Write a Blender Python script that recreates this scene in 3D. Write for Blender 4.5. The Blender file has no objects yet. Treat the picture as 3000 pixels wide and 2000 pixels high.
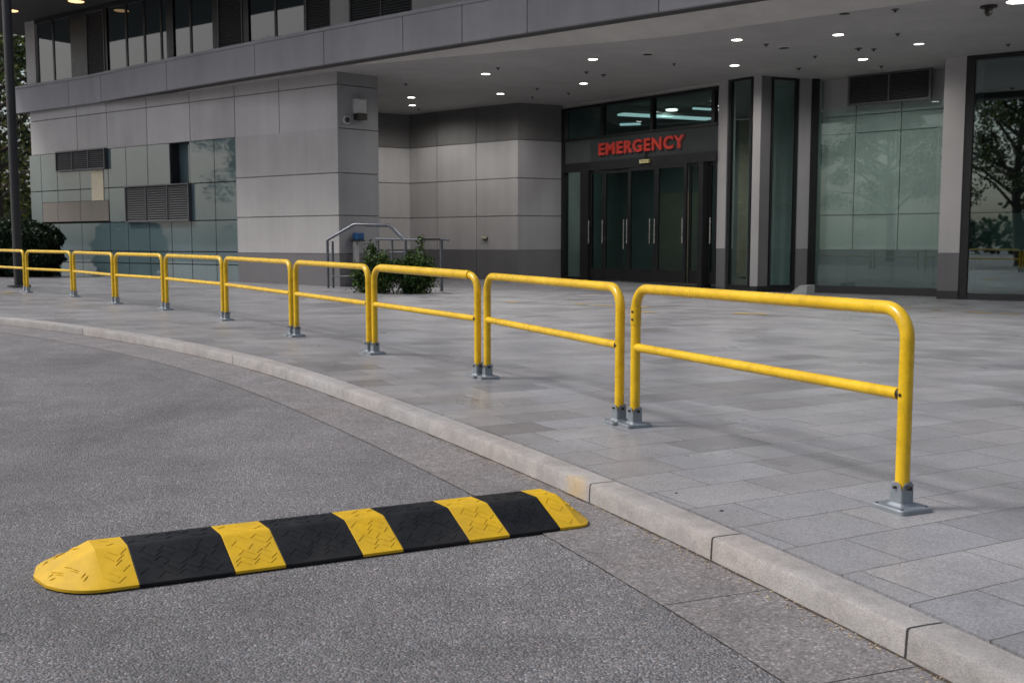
import bpy, math, random
import numpy as np
from mathutils import Vector, Matrix
random.seed(7)
rng = np.random.default_rng(11)
scn = bpy.context.scene
COL = scn.collection

# ------------------------------------------------------------------ survey
# camera 1 m above the pavement, pitched 5.34 degrees down; sight() gives the ray through a surveyed point
FPX, PITCH = 3061.0, math.atan(286 / 3061.0)
def sight(x, y):
    u = (x - 1500) / FPX; v = (1000 - y) / FPX
    return Vector((u, math.cos(PITCH) + v * math.sin(PITCH), -math.sin(PITCH) + v * math.cos(PITCH)))
def at(x, y, z=0.0):
    d = sight(x, y); t = (z - 1) / d.z
    return Vector((d.x * t, d.y * t, z))
def sstep(a, b, x):
    t = min(1.0, max(0.0, (x - a) / (b - a))); return t * t * (3 - 2 * t)
def gz(X, Y):
    """Height of the pavement: it falls gently from the left of the forecourt to the right."""
    Xp = max(-45.0, X + .3 * min(40, max(0.0, Y - 14)))
    return (.0105 * max(0.0, -Xp) + .03 * (1 - sstep(-1.8, .3, Xp))) * sstep(4.5, 9.0, Y) - .15 * sstep(2.5, 7.5, X)
def at_ground(x, y, dz=0.0):
    z = 0.0
    for _ in range(25):
        P = at(x, y, z + dz); z = gz(P.x, P.y)
    return P

# ------------------------------------------------------------------ mesh helpers
class MB:
    def __init__(s): s.v = []; s.f = []
    def add(s, vs, fs):
        o = len(s.v); s.v += [tuple(p) for p in vs]; s.f += [tuple(i + o for i in f) for f in fs]
    def hexa(s, p):  # 8 corners: 4 bottom ccw, 4 top ccw
        s.add(p, [(3, 2, 1, 0), (4, 5, 6, 7), (0, 1, 5, 4), (1, 2, 6, 5), (2, 3, 7, 6), (3, 0, 4, 7)])
    def box(s, x0, x1, y0, y1, z0, z1):
        s.hexa([(x0, y0, z0), (x1, y0, z0), (x1, y1, z0), (x0, y1, z0), (x0, y0, z1), (x1, y0, z1), (x1, y1, z1), (x0, y1, z1)])
    def tube(s, pts, r, n=12, caps=True):
        pts = [Vector(p) for p in pts]; m = len(pts)
        rr = r if isinstance(r, (list, tuple)) else [r] * m
        t0 = (pts[1] - pts[0]).normalized()
        a = t0.orthogonal().normalized(); rings = []; prev = t0
        for i in range(m):
            if i == 0: t = t0
            elif i == m - 1: t = (pts[i] - pts[i - 1]).normalized()
            else: t = ((pts[i] - pts[i - 1]).normalized() + (pts[i + 1] - pts[i]).normalized()).normalized()
            a = (prev.rotation_difference(t) @ a); a = (a - t * a.dot(t)).normalized(); prev = t
            b = t.cross(a)
            rings.append([pts[i] + (a * math.cos(2 * math.pi * k / n) + b * math.sin(2 * math.pi * k / n)) * rr[i] for k in range(n)])
        o = len(s.v)
        for q in rings: s.v += [tuple(p) for p in q]
        for i in range(m - 1):
            for k in range(n):
                k2 = (k + 1) % n
                s.f.append((o + i * n + k, o + i * n + k2, o + (i + 1) * n + k2, o + (i + 1) * n + k))
        if caps:
            s.f.append(tuple(o + k for k in reversed(range(n)))); s.f.append(tuple(o + (m - 1) * n + k for k in range(n)))
    def cyl(s, c, axis, r, h, n=16):
        c = Vector(c); s.tube([c, c + Vector(axis).normalized() * h], r, n)
    def grid(s, rows, flip=False):
        """rows: equal-length lists of points"""
        o = len(s.v); n = len(rows[0])
        for q in rows: s.v += [tuple(p) for p in q]
        for i in range(len(rows) - 1):
            for k in range(n - 1):
                q = (o + i * n + k, o + i * n + k + 1, o + (i + 1) * n + k + 1, o + (i + 1) * n + k)
                s.f.append(q[::-1] if flip else q)
    def build(s, name, mat, parent=None, smooth=0):
        me = bpy.data.meshes.new(name)
        v = s.v
        if parent is not None:
            L = parent.location.copy(); p = parent.parent
            while p is not None: L += p.location; p = p.parent
            v = [(a[0] - L.x, a[1] - L.y, a[2] - L.z) for a in v]
        me.from_pydata(v, [], s.f); me.update()
        if smooth:
            me.polygons.foreach_set('use_smooth', [True] * len(me.polygons))
            me.set_sharp_from_angle(angle=math.radians(smooth))
        if mat is not None: me.materials.append(mat)
        o = bpy.data.objects.new(name, me); COL.objects.link(o)
        if parent is not None: o.parent = parent
        return o
def empty(name, loc):
    o = bpy.data.objects.new(name, None); o.location = loc; o.empty_display_size = .2; COL.objects.link(o); return o
def tag(o, label=None, cat=None, group=None, kind=None):
    if label: o['label'] = label
    if cat: o['category'] = cat
    if group: o['group'] = group
    if kind: o['kind'] = kind
    return o
def thing(name, loc, label, cat, group=None): return tag(empty(name, loc), label, cat, group)

class Wall:
    """A vertical plane: u runs from P0 to P1 in metres, d is the distance in front of it (towards the street)."""
    def __init__(s, P0, P1):
        s.o = Vector((P0[0], P0[1], 0)); q = Vector((P1[0], P1[1], 0)) - s.o
        s.len = q.length; s.t = q.normalized(); n = Vector((-s.t.y, s.t.x, 0))
        s.n = n if n.dot(-s.o) > 0 else -n
    def px(s, x, y, d=0.0):
        r = sight(x, y); c = Vector((0, 0, 1)); k = (s.o + s.n * d - c).dot(s.n) / r.dot(s.n)
        P = c + r * k; return (P - s.o).dot(s.t), P.z
    def U(s, x, y, d=0.0): return s.px(x, y, d)[0]
    def Z(s, x, y, d=0.0): return s.px(x, y, d)[1]
    def pt(s, u, z, d=0.0):
        p = s.o + s.t * u + s.n * d; return Vector((p.x, p.y, z))
    def box(s, mb, u0, u1, z0, z1, d0, d1):
        if u0 > u1: u0, u1 = u1, u0
        if d0 > d1: d0, d1 = d1, d0
        p = s.pt
        P = [p(u0, z0, d1), p(u1, z0, d1), p(u1, z0, d0), p(u0, z0, d0), p(u0, z1, d1), p(u1, z1, d1), p(u1, z1, d0), p(u0, z1, d0)]
        if (P[1] - P[0]).cross(P[3] - P[0]).z < 0: P = [P[1], P[0], P[3], P[2], P[5], P[4], P[7], P[6]]
        mb.hexa(P)
    def frame(s, mb, u0, u1, z0, z1, w, d0, d1):
        if u0 > u1: u0, u1 = u1, u0
        s.box(mb, u0, u0 + w, z0, z1, d0, d1); s.box(mb, u1 - w, u1, z0, z1, d0, d1)
        s.box(mb, u0 + w, u1 - w, z0, z0 + w, d0, d1); s.box(mb, u0 + w, u1 - w, z1 - w, z1, d0, d1)
    def panels(s, mb, us, zs, gap=.022, d0=-.045, d1=0.0):
        us = sorted(us); zs = sorted(zs)
        for i in range(len(us) - 1):
            for j in range(len(zs) - 1):
                s.box(mb, us[i] + (gap / 2 if i else 0), us[i + 1] - (gap / 2 if i < len(us) - 2 else 0), zs[j] + (gap / 2 if j else 0), zs[j + 1] - (gap / 2 if j < len(zs) - 2 else 0), d0, d1)

# ------------------------------------------------------------------ materials
class NT:
    def __init__(s, name):
        s.m = bpy.data.materials.new(name); s.m.use_nodes = True; s.t = s.m.node_tree; s.N = s.t.nodes; s.L = s.t.links
        s.p = s.N['Principled BSDF']; s.out = s.N['Material Output']
    def n(s, kind, **kw):
        q = s.N.new('ShaderNode' + kind)
        for k, v in kw.items():
            if k.startswith('i_'): q.inputs[k[2:].replace('_', ' ')].default_value = v
            else: setattr(q, k, v)
        return q
    def l(s, a, b): s.L.new(a, b)
    def coord(s, scale=(1, 1, 1), rot=(0, 0, 0), src='Object'):
        c = s.n('TexCoord'); mp = s.n('Mapping'); mp.inputs['Scale'].default_value = scale; mp.inputs['Rotation'].default_value = rot
        s.l(c.outputs[src], mp.inputs['Vector']); return mp.outputs['Vector']
    def noise(s, scale, vec, detail=4, rough=.55, dist=0):
        q = s.n('TexNoise'); q.inputs['Scale'].default_value = scale; q.inputs['Detail'].default_value = detail
        q.inputs['Roughness'].default_value = rough; q.inputs['Distortion'].default_value = dist
        s.l(vec, q.inputs['Vector']); return q.outputs['Fac']
    def ramp(s, fac, stops):
        q = s.n('ValToRGB'); e = q.color_ramp.elements
        while len(e) < len(stops): e.new(.5)
        for a, (p, c) in zip(e, stops):
            a.position = p; a.color = (c, c, c, 1) if isinstance(c, (int, float)) else (*c, 1)
        s.l(fac, q.inputs['Fac']); return q.outputs['Color']
    def math(s, op, a, b=None, c=None):
        q = s.n('Math', operation=op)
        for i, x in enumerate((a, b, c)):
            if x is None: continue
            if isinstance(x, (int, float)): q.inputs[i].default_value = x
            else: s.l(x, q.inputs[i])
        return q.outputs[0]
    def mix(s, fac, a, b, mode='MIX'):
        q = s.n('Mix', data_type='RGBA', blend_type=mode)
        for x, i in ((fac, 0), (a, 6), (b, 7)):
            if isinstance(x, (int, float)): q.inputs[i].default_value = x
            elif isinstance(x, tuple): q.inputs[i].default_value = (*x, 1)
            else: s.l(x, q.inputs[i])
        return q.outputs[2]
    def bump(s, h, strength, dist=.01):
        q = s.n('Bump'); q.inputs['Strength'].default_value = strength; q.inputs['Distance'].default_value = dist
        s.l(h, q.inputs['Height']); s.l(q.outputs['Normal'], s.p.inputs['Normal']); return q
    def base(s, c):
        if isinstance(c, tuple): s.p.inputs['Base Color'].default_value = (*c, 1)
        else: s.l(c, s.p.inputs['Base Color'])
    def set(s, **kw):
        for k, v in kw.items(): s.p.inputs[k.replace('_', ' ')].default_value = v

def plain(name, c, rough=.5, metal=0.0, var=.12, scale=9.0, bump=0.0, spec=.5):
    a = NT(name); v = a.coord()
    f = a.noise(scale, v, 5, .6)
    a.base(a.mix(1.0, c, a.ramp(f, [(.3, 1 - var), (.7, 1 + var)]), 'MULTIPLY'))
    a.set(Roughness=rough, Metallic=metal, Specular_IOR_Level=spec)
    r = a.ramp(f, [(.3, max(0.02, rough - .06)), (.7, min(1, rough + .08))]); a.l(r, a.p.inputs['Roughness'])
    if bump: a.bump(a.noise(scale * 9, v, 4), bump, .004)
    return a.m

def mat_cladding(name, c, var=.07, rough=.62, warm=(1.0, 1.0, 1.0)):
    a = NT(name); v = a.coord()
    isl = a.n('NewGeometry').outputs['Random Per Island']
    k = a.ramp(isl, [(0, 1 - var), (1, 1 + var)])
    big = a.ramp(a.noise(.55, v, 4, .6, .4), [(.3, .88), (.7, 1.08)])
    fine = a.ramp(a.noise(60, v, 5, .7), [(.3, .94), (.7, 1.05)])
    drip = a.ramp(a.noise(1.0, a.coord((3.2, 3.2, .12)), 5, .65), [(.36, .94), (.62, 1.02)])
    x = a.mix(1.0, a.mix(1.0, a.mix(1.0, a.mix(1.0, c, k, 'MULTIPLY'), big, 'MULTIPLY'), fine, 'MULTIPLY'), drip, 'MULTIPLY')
    a.base(x); a.set(Roughness=rough, Specular_IOR_Level=.35)
    a.bump(a.noise(40, v, 6, .7), .12, .004)
    return a.m

def mat_asphalt():
    a = NT('asphalt'); v = a.coord()
    def vor(scale, feat='F1'):
        q = a.n('TexVoronoi', feature=feat); q.inputs['Scale'].default_value = scale; a.l(v, q.inputs['Vector']); return q
    s1 = vor(135); s2 = vor(300)
    g1 = a.n('SeparateColor'); a.l(s1.outputs['Color'], g1.inputs[0])
    g2 = a.n('SeparateColor'); a.l(s2.outputs['Color'], g2.inputs[0])
    c1 = a.ramp(g1.outputs[0], [(0, .045), (.5, .1), (.84, .15), (.95, .2), (1.0, .34)])
    c2 = a.ramp(g2.outputs[1], [(0, .04), (.6, .12), (.93, .19), (1.0, .33)])
    c = a.mix(.5, c1, c2)
    hue = a.ramp(g1.outputs[2], [(0, (1.1, .97, .95)), (.5, (1, 1, 1)), (1, (.93, .99, 1.08))])
    c = a.mix(1.0, c, hue, 'MULTIPLY')
    edge = a.ramp(s1.outputs['Distance'], [(.45, 1.0), (.95, .68)])
    c = a.mix(1.0, c, edge, 'MULTIPLY')
    big = a.mix(1.0, a.ramp(a.noise(.33, v, 6, .65, .8), [(.34, .72), (.66, 1.2)]), a.ramp(a.noise(1.0, a.coord((1.6, .35, 1), (0, 0, -.5)), 5, .6), [(.3, .88), (.7, 1.08)]), 'MULTIPLY')
    mid = a.ramp(a.noise(3.2, v, 5, .65), [(.3, .84), (.7, 1.12)])
    c = a.mix(1.0, a.mix(1.0, c, big, 'MULTIPLY'), mid, 'MULTIPLY')
    oil = a.ramp(a.noise(1.7, v, 6, .7, .6), [(.62, 1.0), (.76, .72)])
    c = a.mix(1.0, c, oil, 'MULTIPLY')
    c = a.mix(1.0, c, (1.55, 1.52, 1.56), 'MULTIPLY')
    a.base(c); a.set(Roughness=.8, Specular_IOR_Level=.4)
    h = a.math('ADD', a.math('MULTIPLY', s1.outputs['Distance'], -1.0), a.math('MULTIPLY', a.noise(60, v, 4, .7), 1.2))
    a.bump(h, .75, .006)
    return a.m

def mat_pavers():
    a = NT('granite_pavers'); W, H = .46, .283
    v = a.coord(rot=(0, 0, math.radians(-28)))
    sp = a.n('SeparateXYZ'); a.l(v, sp.inputs[0]); u, w = sp.outputs[0], sp.outputs[1]
    r = a.math('DIVIDE', w, H); row = a.math('FLOOR', r)
    wn = a.n('TexWhiteNoise', noise_dimensions='1D'); a.l(row, wn.inputs['W'])
    u2 = a.math('ADD', a.math('DIVIDE', u, W), a.math('ADD', a.math('MULTIPLY', row, .5), a.math('MULTIPLY', wn.outputs['Value'], .42)))
    colm = a.math('FLOOR', u2)
    cv = a.n('CombineXYZ'); a.l(row, cv.inputs[0]); a.l(colm, cv.inputs[1])
    w2 = a.n('TexWhiteNoise', noise_dimensions='2D'); a.l(cv.outputs[0], w2.inputs['Vector'])
    rc = a.n('SeparateColor'); a.l(w2.outputs['Color'], rc.inputs[0])
    fu = a.math('FRACT', u2); fr = a.math('FRACT', r)
    du = a.math('MULTIPLY', a.math('MINIMUM', fu, a.math('SUBTRACT', 1.0, fu)), W)
    dr = a.math('MULTIPLY', a.math('MINIMUM', fr, a.math('SUBTRACT', 1.0, fr)), H)
    d = a.math('MINIMUM', du, dr)
    wob = a.math('MULTIPLY', a.math('SUBTRACT', a.noise(25, v, 3), .5), .003)
    d = a.math('ADD', d, wob)
    joint = a.ramp(d, [(.0, 0.0), (.0016, 0.0), (.0036, 1.0)])
    tone = a.ramp(rc.outputs[0], [(0, .66), (.10, .78), (.26, .91), (.7, 1.0), (1, 1.07)])
    hue = a.ramp(rc.outputs[1], [(0, (1.015, .998, .99)), (.5, (1, 1, 1)), (1, (.975, .993, 1.03))])
    vo = a.coord()
    q = a.n('TexVoronoi'); q.inputs['Scale'].default_value = 210; a.l(vo, q.inputs['Vector'])
    g = a.n('SeparateColor'); a.l(q.outputs['Color'], g.inputs[0])
    grain = a.ramp(g.outputs[0], [(0, .66), (.3, .9), (.7, 1.06), (1, 1.3)])
    cloud = a.ramp(a.noise(2.2, vo, 5, .65, .3), [(.3, .84), (.7, 1.1)])
    broad = a.ramp(a.noise(.28, vo, 4, .6), [(.3, .86), (.72, 1.08)])
    spots = a.mix(1.0, a.ramp(a.noise(7, vo, 3, .5), [(.70, 1.0), (.74, .8)]), a.ramp(a.noise(.9, vo, 7, .72, 1.2), [(.34, .87), (.5, 1.0), (.66, 1.04)]), 'MULTIPLY')
    c = (.285, .283, .297)
    for k in (tone, hue, grain, cloud, broad, spots): c = a.mix(1.0, c, k, 'MULTIPLY')
    c = a.mix(joint, (.085, .075, .062), c)
    a.base(c)
    rg = a.ramp(a.noise(1.3, vo, 4, .6), [(.3, .26), (.7, .44)]); a.l(rg, a.p.inputs['Roughness'])
    a.set(Specular_IOR_Level=.5)
    h = a.math('ADD', a.math('MULTIPLY', joint, 1.0), a.math('MULTIPLY', a.noise(140, vo, 4, .7), .35))
    h = a.math('ADD', h, a.math('MULTIPLY', rc.outputs[2], .35))
    a.bump(h, .5, .004)
    return a.m

def mat_stone(name, c, stain=None, pink=.5):
    a = NT(name); v = a.coord()
    isl = a.n('NewGeometry').outputs['Random Per Island']
    k = a.ramp(isl, [(0, .94), (1, 1.06)])
    q = a.n('TexVoronoi'); q.inputs['Scale'].default_value = 280; a.l(v, q.inputs['Vector'])
    g = a.n('SeparateColor'); a.l(q.outputs['Color'], g.inputs[0])
    grain = a.ramp(g.outputs[0], [(0, .8), (.3, .95), (.7, 1.04), (1, 1.18)])
    cloud = a.mix(1.0, a.ramp(a.noise(2.6, v, 6, .65, .4), [(.3, .8), (.7, 1.12)]), a.ramp(a.noise(13, v, 6, .75, .5), [(.34, .84), (.6, 1.05)]), 'MULTIPLY')
    hue = a.ramp(a.noise(1.1, v, 4, .6), [(.3, (1.05, .99, .96)), (.7, (.98, 1.0, 1.03))])
    x = c
    for t in (k, grain, cloud, hue): x = a.mix(1.0, x, t, 'MULTIPLY')
    if pink > .5:
        q3 = a.n('TexVoronoi'); q3.inputs['Scale'].default_value = 135; a.l(v, q3.inputs['Vector'])
        g3 = a.n('SeparateColor'); a.l(q3.outputs['Color'], g3.inputs[0])
        x = a.mix(1.0, x, a.ramp(g3.outputs[1], [(0, .6), (.4, .92), (.8, 1.1), (.95, 1.4), (1, 1.9)]), 'MULTIPLY')
    if stain:
        geo = a.n('NewGeometry'); d = a.n('VectorMath', operation='DISTANCE'); a.l(geo.outputs['Position'], d.inputs[0]); d.inputs[1].default_value = stain
        dd = a.math('ADD', d.outputs['Value'], a.math('MULTIPLY', a.math('SUBTRACT', a.noise(22, v, 4, .7), .5), .16))
        f = a.ramp(dd, [(.05, .46), (.12, 0.0)])
        x = a.mix(f, x, (.55, .36, .10))
    a.base(x); a.set(Roughness=.78, Specular_IOR_Level=.35)
    a.bump(a.math('ADD', a.noise(110, v, 5, .75), q.outputs['Distance']), .35, .004)
    return a.m

def mat_yellow_paint():
    a = NT('yellow_paint'); v = a.coord()
    chips = a.ramp(a.noise(26, v, 5, .62), [(.705, 0.0), (.72, 1.0)])
    fade = a.ramp(a.noise(2.4, v, 4, .6), [(.3, (.66, .405, .006)), (.7, (.79, .50, .014))])
    dirt = a.ramp(a.noise(11, v, 6, .7), [(.33, .78), (.55, 1.0), (.7, 1.03)])
    c = a.mix(1.0, fade, dirt, 'MULTIPLY')
    c = a.mix(chips, c, (.12, .085, .05))
    a.base(c); r = a.ramp(a.noise(8, v, 4), [(.3, .19), (.7, .36)]); a.l(r, a.p.inputs['Roughness'])
    a.set(Specular_IOR_Level=.5)
    a.bump(a.noise(30, v, 5, .6), .06, .003)
    return a.m

def mat_rubber(name, c, rough, scuff):
    a = NT(name); v = a.coord()
    f = a.noise(14, v, 6, .7)
    x = a.mix(1.0, c, a.ramp(f, [(.3, .86), (.7, 1.1)]), 'MULTIPLY')
    s = a.ramp(a.noise(5, a.coord((1, 5, 5)), 6, .75), [(.62, 0.0), (.74, 1.0)])
    x = a.mix(a.math('MULTIPLY', s, .4), x, scuff)
    dust = a.ramp(a.noise(3.5, v, 7, .75, .5), [(.42, 0.0), (.72, .16)])
    x = a.mix(dust, x, (.12, .11, .1))
    a.base(x); a.set(Specular_IOR_Level=.3); r = a.ramp(f, [(.3, rough - .08), (.7, rough + .1)]); a.l(r, a.p.inputs['Roughness'])
    a.bump(a.noise(55, v, 5, .7), .15, .002)
    return a.m

def mat_glass_clear(name, tint, refl=.12):
    a = NT(name)
    tr = a.n('BsdfTransparent'); tr.inputs[0].default_value = (*tint, 1)
    gl = a.n('BsdfGlossy'); gl.inputs['Roughness'].default_value = .014; gl.inputs['Color'].default_value = (.86, .95, .95, 1)
    lw = a.n('LayerWeight'); lw.inputs['Blend'].default_value = .5
    f = a.math('MINIMUM', a.math('ADD', a.math('MULTIPLY', a.math('POWER', lw.outputs['Facing'], 5.0), .95), .045 + refl), 1.0)
    f = a.math('MAXIMUM', f, .02)
    mx = a.n('MixShader'); a.l(f, mx.inputs[0]); a.l(tr.outputs[0], mx.inputs[1]); a.l(gl.outputs[0], mx.inputs[2])
    a.l(mx.outputs[0], a.out.inputs['Surface'])
    return a.m

def mat_glass_opaque(name, c, var=.12, ior=1.7):
    a = NT(name); v = a.coord()
    isl = a.n('NewGeometry').outputs['Random Per Island']
    k = a.ramp(isl, [(0, 1 - var), (1, 1 + var)])
    a.base(a.mix(1.0, a.mix(1.0, c, k, 'MULTIPLY'), a.ramp(a.noise(.7, v, 3), [(.3, .88), (.7, 1.1)]), 'MULTIPLY'))
    a.set(Roughness=.03, IOR=ior, Specular_IOR_Level=.5)
    a.bump(a.noise(.9, v, 2), .02, .05)
    return a.m

def mat_leaf(name, c, light):
    a = NT(name)
    isl = a.n('NewGeometry').outputs['Random Per Island']
    col = a.ramp(isl, [(0, tuple(.45 * q for q in c)), (.55, c), (1, light)])
    a.base(col); a.set(Roughness=.5, Specular_IOR_Level=.35)
    tl = a.n('BsdfTranslucent'); a.l(col, tl.inputs[0])
    mx = a.n('MixShader'); mx.inputs[0].default_value = .25
    a.l(a.p.outputs[0], mx.inputs[1]); a.l(tl.outputs[0], mx.inputs[2]); a.l(mx.outputs[0], a.out.inputs['Surface'])
    return a.m

def mat_emit(name, c, s):
    a = NT(name); a.set(Emission_Strength=s); a.p.inputs['Emission Color'].default_value = (*c, 1); a.base((.8, .8, .8)); return a.m

M = dict(
    asphalt=mat_asphalt(), paver=mat_pavers(),
    gutter=mat_stone('gutter_concrete', (.20, .192, .195), pink=1.0),
    kerb=mat_stone('kerb_granite', (.33, .317, .308), stain=(.235, 4.39, -.05)),
    yellow=mat_yellow_paint(),
    galv=plain('galvanised_steel', (.27, .30, .33), .42, .55, .14, 14),
    bolt=plain('dark_bolt_steel', (.045, .04, .037), .5, .6, .2, 30),
    rubber_black=mat_rubber('black_rubber', (.0026, .0036, .0058), .5, (.02, .021, .023)),
    rubber_yellow=mat_rubber('yellow_rubber', (.66, .405, .012), .42, (.40, .25, .02)),
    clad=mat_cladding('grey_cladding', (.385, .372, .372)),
    clad_side=mat_cladding('painted_shade_cladding', (.275, .272, .28)),  # the grey cladding again, with the shade of the side walls in its colour
    clad_base=mat_cladding('dark_base_cladding', (.135, .132, .138), .04),
    clad_top=mat_cladding('charcoal_top_cladding', (.14, .138, .136), .04),
    fascia=mat_cladding('fascia_panels', (.25, .248, .268), .05),
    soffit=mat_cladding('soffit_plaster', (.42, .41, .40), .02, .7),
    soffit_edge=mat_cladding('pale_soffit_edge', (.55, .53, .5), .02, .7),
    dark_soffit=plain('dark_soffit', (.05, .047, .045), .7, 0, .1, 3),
    black=plain('black_metal_frame', (.014, .014, .0155), .4, .2, .15, 8),
    plinth=plain('black_plinth', (.022, .022, .024), .5, 0, .15, 4),
    louvre=plain('louvre_metal', (.075, .078, .083), .5, .3, .15, 12),
    louvre_back=plain('louvre_void', (.01, .01, .01), .8),
    teal=mat_glass_opaque('teal_glass_panel', (.085, .128, .138), .10, 1.78),
    window=mat_glass_opaque('dark_window_glass', (.018, .028, .032), .3, 1.75),
    glass=mat_glass_clear('door_glass', (.50, .64, .62), .04),
    glass2=mat_glass_clear('storefront_glass', (.88, .96, .94), .0),
    glass3=mat_glass_clear('reflective_storefront_glass', (.6, .72, .7), .17),
    steel=plain('brushed_steel', (.14, .15, .17), .33, .75, .15, 20),
    chrome=plain('polished_handle_steel', (.6, .58, .55), .22, 1, .08, 20),
    red=plain('red_letter_paint', (.58, .03, .018), .45, 0, .12, 6),
    red_edge=plain('red_letter_return', (.55, .12, .09), .5, 0, .1, 6),
    sign=mat_glass_opaque('dark_glass_sign_band', (.06, .068, .07), .1, 1.6),
    white=plain('white_plastic', (.46, .46, .46), .45, 0, .08, 6),
    blue=plain('blue_plastic', (.012, .075, .21), .4, 0, .15, 6),
    cream=plain('cream_panel', (.46, .41, .3), .6, 0, .12, 5),
    brown=mat_cladding('taupe_panel', (.15, .135, .118), .08),
    interior=plain('interior_wall', (.27, .315, .312), .6, 0, .2, .8),
    interior_floor=plain('interior_floor', (.1, .105, .105), .25, 0, .15, 2),
    interior_dark=plain('interior_void', (.02, .024, .025), .8),
    leaf_shrub=mat_leaf('shrub_leaf', (.032, .072, .016), (.10, .165, .03)),
    leaf_hedge=mat_leaf('hedge_leaf', (.014, .032, .013), (.03, .06, .02)),
    leaf_tree=mat_leaf('tree_leaf', (.035, .065, .018), (.16, .17, .03)),
    bark=plain('bark', (.07, .052, .04), .85, 0, .3, 20, .5),
    twig=plain('dry_twig', (.13, .075, .045), .8, 0, .3, 20),
    lamp=mat_emit('lamp_lens', (1.0, .95, .87), 7.0),
    lamp_dim=mat_emit('lamp_lens_cool', (.93, .95, 1.0), 2.0),
    lamp_warm=mat_emit('warm_lamp_lens', (1.0, .62, .28), 1.6),
    strip=mat_emit('reflection_glow', (.85, .96, 1.0), 1.0),
    exit=plain('pale_yellow_sign', (.55, .5, .24), .5),
    ring=plain('lamp_ring', (.5, .49, .47), .4),
    tan=plain('dry_leaf_litter', (.36, .28, .19), .8, 0, .5, 60),
    dirt=plain('dirt', (.055, .042, .03), .9, 0, .5, 60),
    road_mark=plain('worn_yellow_marking', (.42, .28, .05), .7, 0, .5, 6),
    drain=plain('drain_metal', (.34, .33, .32), .4, .4, .2, 10),
)

# ------------------------------------------------------------------ kerb line
KP = [-1.58507848e-04, 2.47834097e-03, -3.78993597e-02, -2.28385017e-01, 1.86672794]
def kx(y):
    def pv(t): return (((KP[0] * t + KP[1]) * t + KP[2]) * t + KP[3]) * t + KP[4]
    def dv(t): return ((4 * KP[0] * t + 3 * KP[1]) * t + 2 * KP[2]) * t + KP[3]
    if y < 2.2: return pv(2.2) + dv(2.2) * (y - 2.2)
    if y > 12.8: return pv(12.8) + (dv(12.8) * (y - 12.8)) - .045 * (y - 12.8) ** 2
    return pv(y)
kpts = []
yv = -12.0
while yv < 21:
    kpts.append((kx(yv), yv)); yv += .05 if 1 < yv < 8 else .1
KC = [Vector((a, b)) for a, b in kpts]
KN = []
for i in range(len(KC)):
    t = (KC[min(i + 1, len(KC) - 1)] - KC[max(i - 1, 0)]).normalized(); KN.append(Vector((t.y, -t.x)))   # points to the pavement
def kwidth(p): return .125 + .05 * sstep(4, 12, p.y)
RH = .085
def P3(q, dz): return Vector((q.x, q.y, gz(q.x, q.y) + dz))

# road sheet out to the horizon
def axis(a, b, step, far):
    v = list(np.arange(a, b + 1e-6, step)); s = step
    hi = v[-1]; lo = v[0]
    while hi < far: s *= 1.5; hi += s; v.append(hi)
    s = step
    while lo > -far: s *= 1.5; lo -= s; v.insert(0, lo)
    return v
mb = MB()
xs = axis(-20, 14, .5, 400); ys = axis(-4, 36, .5, 400)
mb.grid([[(x, y, gz(x, y) - RH) for x in xs] for y in ys])
tag(mb.build('road', M['asphalt'], smooth=180), 'grey asphalt road sheet', None, None, 'structure')

# gutter slabs
mb = MB(); joints_y = [2.28, 2.88, 6.9, 10.5]
gj = [at_ground(2264, 1941, -RH).y, at_ground(1987, 1784, -RH).y]
def strip(mb, i0, i1, o0, o1, dz0, dz1):
    rows = []
    for i in range(i0, i1 + 1): rows.append([P3(KC[i] + KN[i] * o1, dz1), P3(KC[i] + KN[i] * o0, dz0)])
    mb.grid(rows)
def idx(y): return min(range(len(KC)), key=lambda i: abs(KC[i].y - y))
# the slab joints measured where they meet the kerb face
gcut = [0, idx(.9), idx(1.6), idx(2.60), idx(3.18), idx(5.2), idx(8.0), idx(11.5), len(KC) - 1]
def gwidth(p): return .385 + .1 * sstep(4, 12, p.y)
for a, b in zip(gcut[:-1], gcut[1:]):
    rows = []
    for i in range(a, b + 1):
        p, n = KC[i], KN[i]; w = gwidth(p); s = Vector((0, 0))
        rows.append([P3(p - n * w + s, -RH - .012), P3(p - n * w + s, -RH + .004), P3(p - n * (w * .5), -RH + .004), P3(p + n * .02, -RH + .004), P3(p + n * .02, -RH - .012)])
    # small gap at each joint
    tv = (KC[min(a + 1, len(KC) - 1)] - KC[a]).normalized() * .004
    rows[0] = [Vector((q.x + tv.x, q.y + tv.y, q.z)) for q in rows[0]]
    mb.grid(rows); mb.f += []
tag(mb.build('gutter', M['gutter'], smooth=20), 'pinkish concrete gutter strip', None, None, 'structure')

mb = MB()
mb.grid([[P3(p - n * (gwidth(p) - .001), -RH + .002), P3(p - n * (gwidth(p) + .0035 + .002 * math.sin(i * 1.7) * math.sin(i * .31)), -RH + .002)] for i, (p, n) in enumerate(zip(KC, KN))])
tag(mb.build('tar_seam', M['bolt'], smooth=30), 'thin dark seam between gutter and asphalt', None, None, 'structure')
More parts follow.
